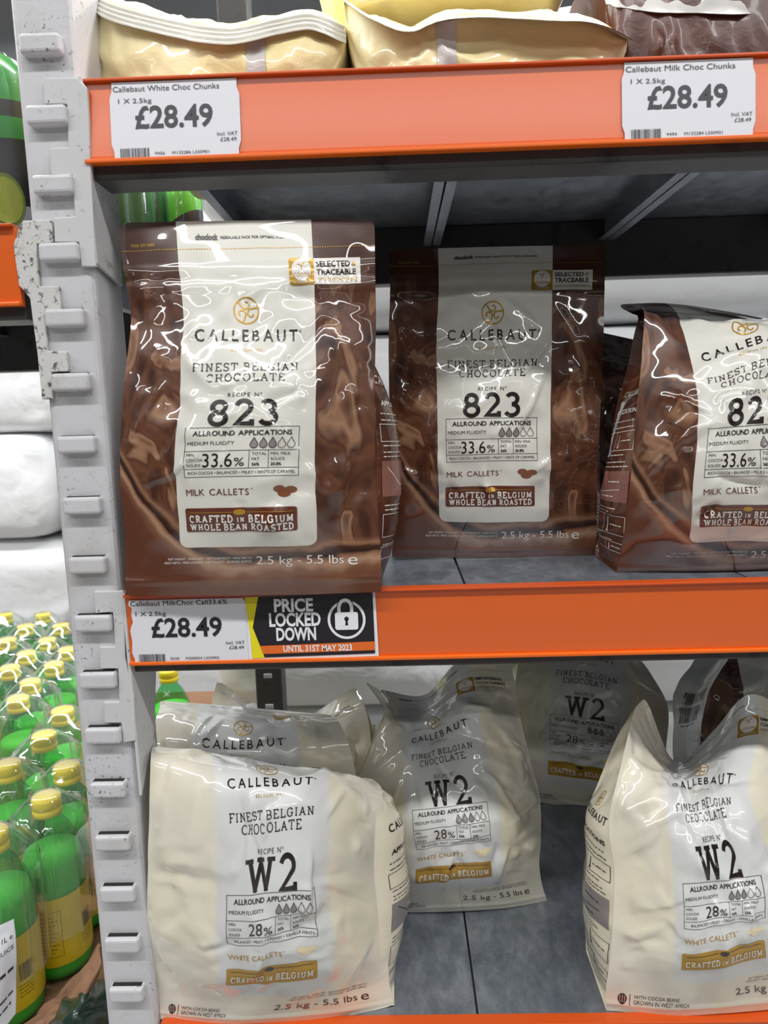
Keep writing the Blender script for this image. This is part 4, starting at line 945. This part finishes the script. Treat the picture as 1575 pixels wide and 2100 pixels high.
crumpled('dark_wrapper', [[A(90, 2140, .12), A(150, 2140, .10), A(225, 2140, .13)], [A(105, 2085, .14), A(160, 2070, .11), A(222, 2060, .15)], [A(140, 2040, .18), A(175, 2020, .16), A(215, 2010, .19)]], M['dark_green'], 'dark green plastic pack under the torn cardboard', 'pack', 6, 6)

# ------------------------------------------------------------------ green drink packs beside the post
def bands(name, stops):
    m = mat(name, (.1, .5, .1), .3, 0, .5, .06); t = NT(m); s = t.n('ShaderNodeSeparateXYZ'); t.l(t.coord('Generated'), s.inputs[0])
    z = t.math('ADD', s.outputs[2], t.math('MULTIPLY', s.outputs[0], -.12)); r = t.ramp(z, stops); t.t.nodes[-1].name; 
    for nd in t.t.nodes:
        if nd.type == 'VALTORGB': nd.color_ramp.interpolation = 'CONSTANT'
    t.l(r, t.p.inputs['Base Color']); return m
GRN, BLK, DGR = S(30, 140, 40), S(22, 20, 22), S(18, 84, 40)
M['pack_film'] = clear('pack_film', (1, 1, 1), .02, .06, 1.45, .8)
M['packA'] = bands('green_pack', [(0, S(190, 190, 196)), (.12, BLK), (.44, GRN), (.54, BLK), (.62, GRN), (.93, S(190, 200, 190))])
M['packB'] = bands('dark_green_pack', [(0, DGR), (.5, DGR), (.72, S(96, 190, 50)), (.9, S(96, 190, 50)), (.95, S(30, 60, 40))])
M['packC'] = bands('lime_pack', [(0, S(40, 30, 44)), (.45, S(40, 30, 44)), (.55, S(96, 196, 44)), (.95, S(30, 60, 40))])
M['packR'] = bands('red_pack', [(0, S(60, 120, 60)), (.35, S(200, 40, 50)), (.95, S(200, 40, 50))])
def pack(x, y, z, r, h, m, label):
    pr = [(0, 0), (r*.9, 0), (r, .006), (r, h*.45), (r*.97, h*.5), (r, h*.55), (r, h*.86), (r*.7, h*.97), (r*.35, h), (0, h)]
    e = empty('drink_pack', (x, y, z), label, 'drink pack'); me = lmesh('body', pr, m, 36); o = bpy.data.objects.new('body', me); col.objects.link(o); o.parent = e
    me2 = lmesh('film', [(r+.0015, .002), (r+.003, h*.3), (r+.0012, h*.5), (r+.003, h*.8), (r*.5, h+.002), (0, h+.003)], M['pack_film'], 28); o2 = bpy.data.objects.new('film', me2); col.objects.link(o2); o2.parent = e; return e
zl = ZO+.0959+RH-.004
e1 = pack(-.385, .115, zl, .052, .185, M['packA'], 'green and black drink pack on the neighbouring shelf')
lm = mat('lime_flesh', S(150, 160, 40), .4); lr = mat('lime_rind', S(104, 128, 30), .4)
for rr, mm, nm, dy in ((.024, lr, 'lime_rind', 0), (.0205, lm, 'lime_slice', -.0004)):
    V = [(-.028+rr*.8*math.cos(a)*.9, -.0535+.010*0+dy+abs(rr*.8*math.cos(a)-.0)*.0+ .016, .045+rr*math.sin(a)) for a in np.linspace(0, 2*math.pi, 28, endpoint=False)]
    ang = [(x+.028)/.052+math.atan2(-.8, .6) for x, y, z in V]
    V = [(math.cos(a_)*(.0527-dy), math.sin(a_)*(.0527-dy), z) for a_, (x, y, z) in zip(ang, V)]
    me = bpy.data.meshes.new(nm); me.from_pydata(V, [], [list(range(28))]); me.materials.append(mm); o = bpy.data.objects.new(nm, me); col.objects.link(o); o.parent = e1
def pk(px, py, Y, r, m, label): p = A(px, py, Y); return pack(p.x, Y, zl, r, p.z-zl, m, label)
pk(262, 335, .40, .030, M['packB'], 'dark green drink pack with barcode seen under the top shelf')
pk(316, 340, .46, .024, M['packB'], 'green drink pack between the barcode pack and purple pack')
pk(374, 335, .43, .024, M['packC'], 'lime and purple drink pack seen under the top shelf')
pk(198, 70, .30, .022, M['packR'], 'red and green pack peeking between post and cream bag')

# ------------------------------------------------------------------ white sacks behind
M['sack'] = mat('white_sack', S(226, 228, 230), .5, 0, .2, .2); t = NT(M['sack']); t.bump(t.noise(t.coord('Object'), 9, 3, .8), .22, .03)
def sack_mesh(wd, dp, hh, seed, e1=.45, e2=.38, e3=.7):
    n, m_ = 44, 26; V = []
    for j in range(m_):
        ph = -math.pi/2+math.pi*j/(m_-1)
        for i in range(n):
            th = 2*math.pi*i/n; sg_ = lambda v, p: math.copysign(abs(v)**p, v)
            V.append((wd/2*sg_(math.cos(ph), e1)*sg_(math.cos(th), e2), dp/2*sg_(math.cos(ph), e1)*sg_(math.sin(th), e2), hh/2+hh/2*sg_(math.sin(ph), e3)))
    V = np.array(V); d = .010*vnoise(V[:, 0]*1000+V[:, 1]*700, V[:, 2]*1000, 90, seed)+.006*vnoise(V[:, 0]*1000, V[:, 2]*1000+V[:, 1]*500, 37, seed+1)
    V[:, 1] += d*np.sign(V[:, 1]); V[:, 2] = np.clip(V[:, 2]+d*.4, 0, hh)
    F = [(j*n+i, j*n+(i+1) % n, (j+1)*n+(i+1) % n, (j+1)*n+i) for j in range(m_-1) for i in range(n)]
    me = bpy.data.meshes.new('white_sack'); me.from_pydata(V.tolist(), [], F); me.materials.append(M['sack']); me.polygons.foreach_set('use_smooth', [True]*len(F)); return me
sm = [sack_mesh(.62, .44, .215, s) for s in (3, 5, 8)]; sm2 = [sack_mesh(.66, .5, .36, s, .2, .25, .8) for s in (4, 6, 9)]
def pile(xs, y, z0, rows, label, group, hh=.2155, sm=sm):
    for r in range(rows):
        for c, x in enumerate(xs):
            o = bpy.data.objects.new('white_sack', sm[(r*2+c) % 3]); col.objects.link(o); o.location = (x+.03*math.sin(r*2.3), y+.02*math.sin(r*1.7+c), z0+r*hh); tag(o, label, 'sack', group)
pb = bevbox('sack_pallet', (-.42, .86, 0), (1.5, 1.42, .13), M['cardboard'], None, .004); tag(pb, 'wooden pallet under the white sacks behind the rack', 'pallet')
pile((-.10, .54, 1.18), 1.13, .13, 9, 'plump white sack in the stack directly behind the rack', 'white sacks behind the rack')
pb = bevbox('sack_pallet', (-2.4, 1.68, 0), (-.45, 2.25, .13), M['cardboard'], None, .004); tag(pb, 'wooden pallet under the white sacks behind the bottles', 'pallet')
pile((-2.12, -1.45, -.78), 1.96, .13, 5, 'large white sack in the stack behind the juice bottles', 'white sacks behind the bottles', .3605, sm2)
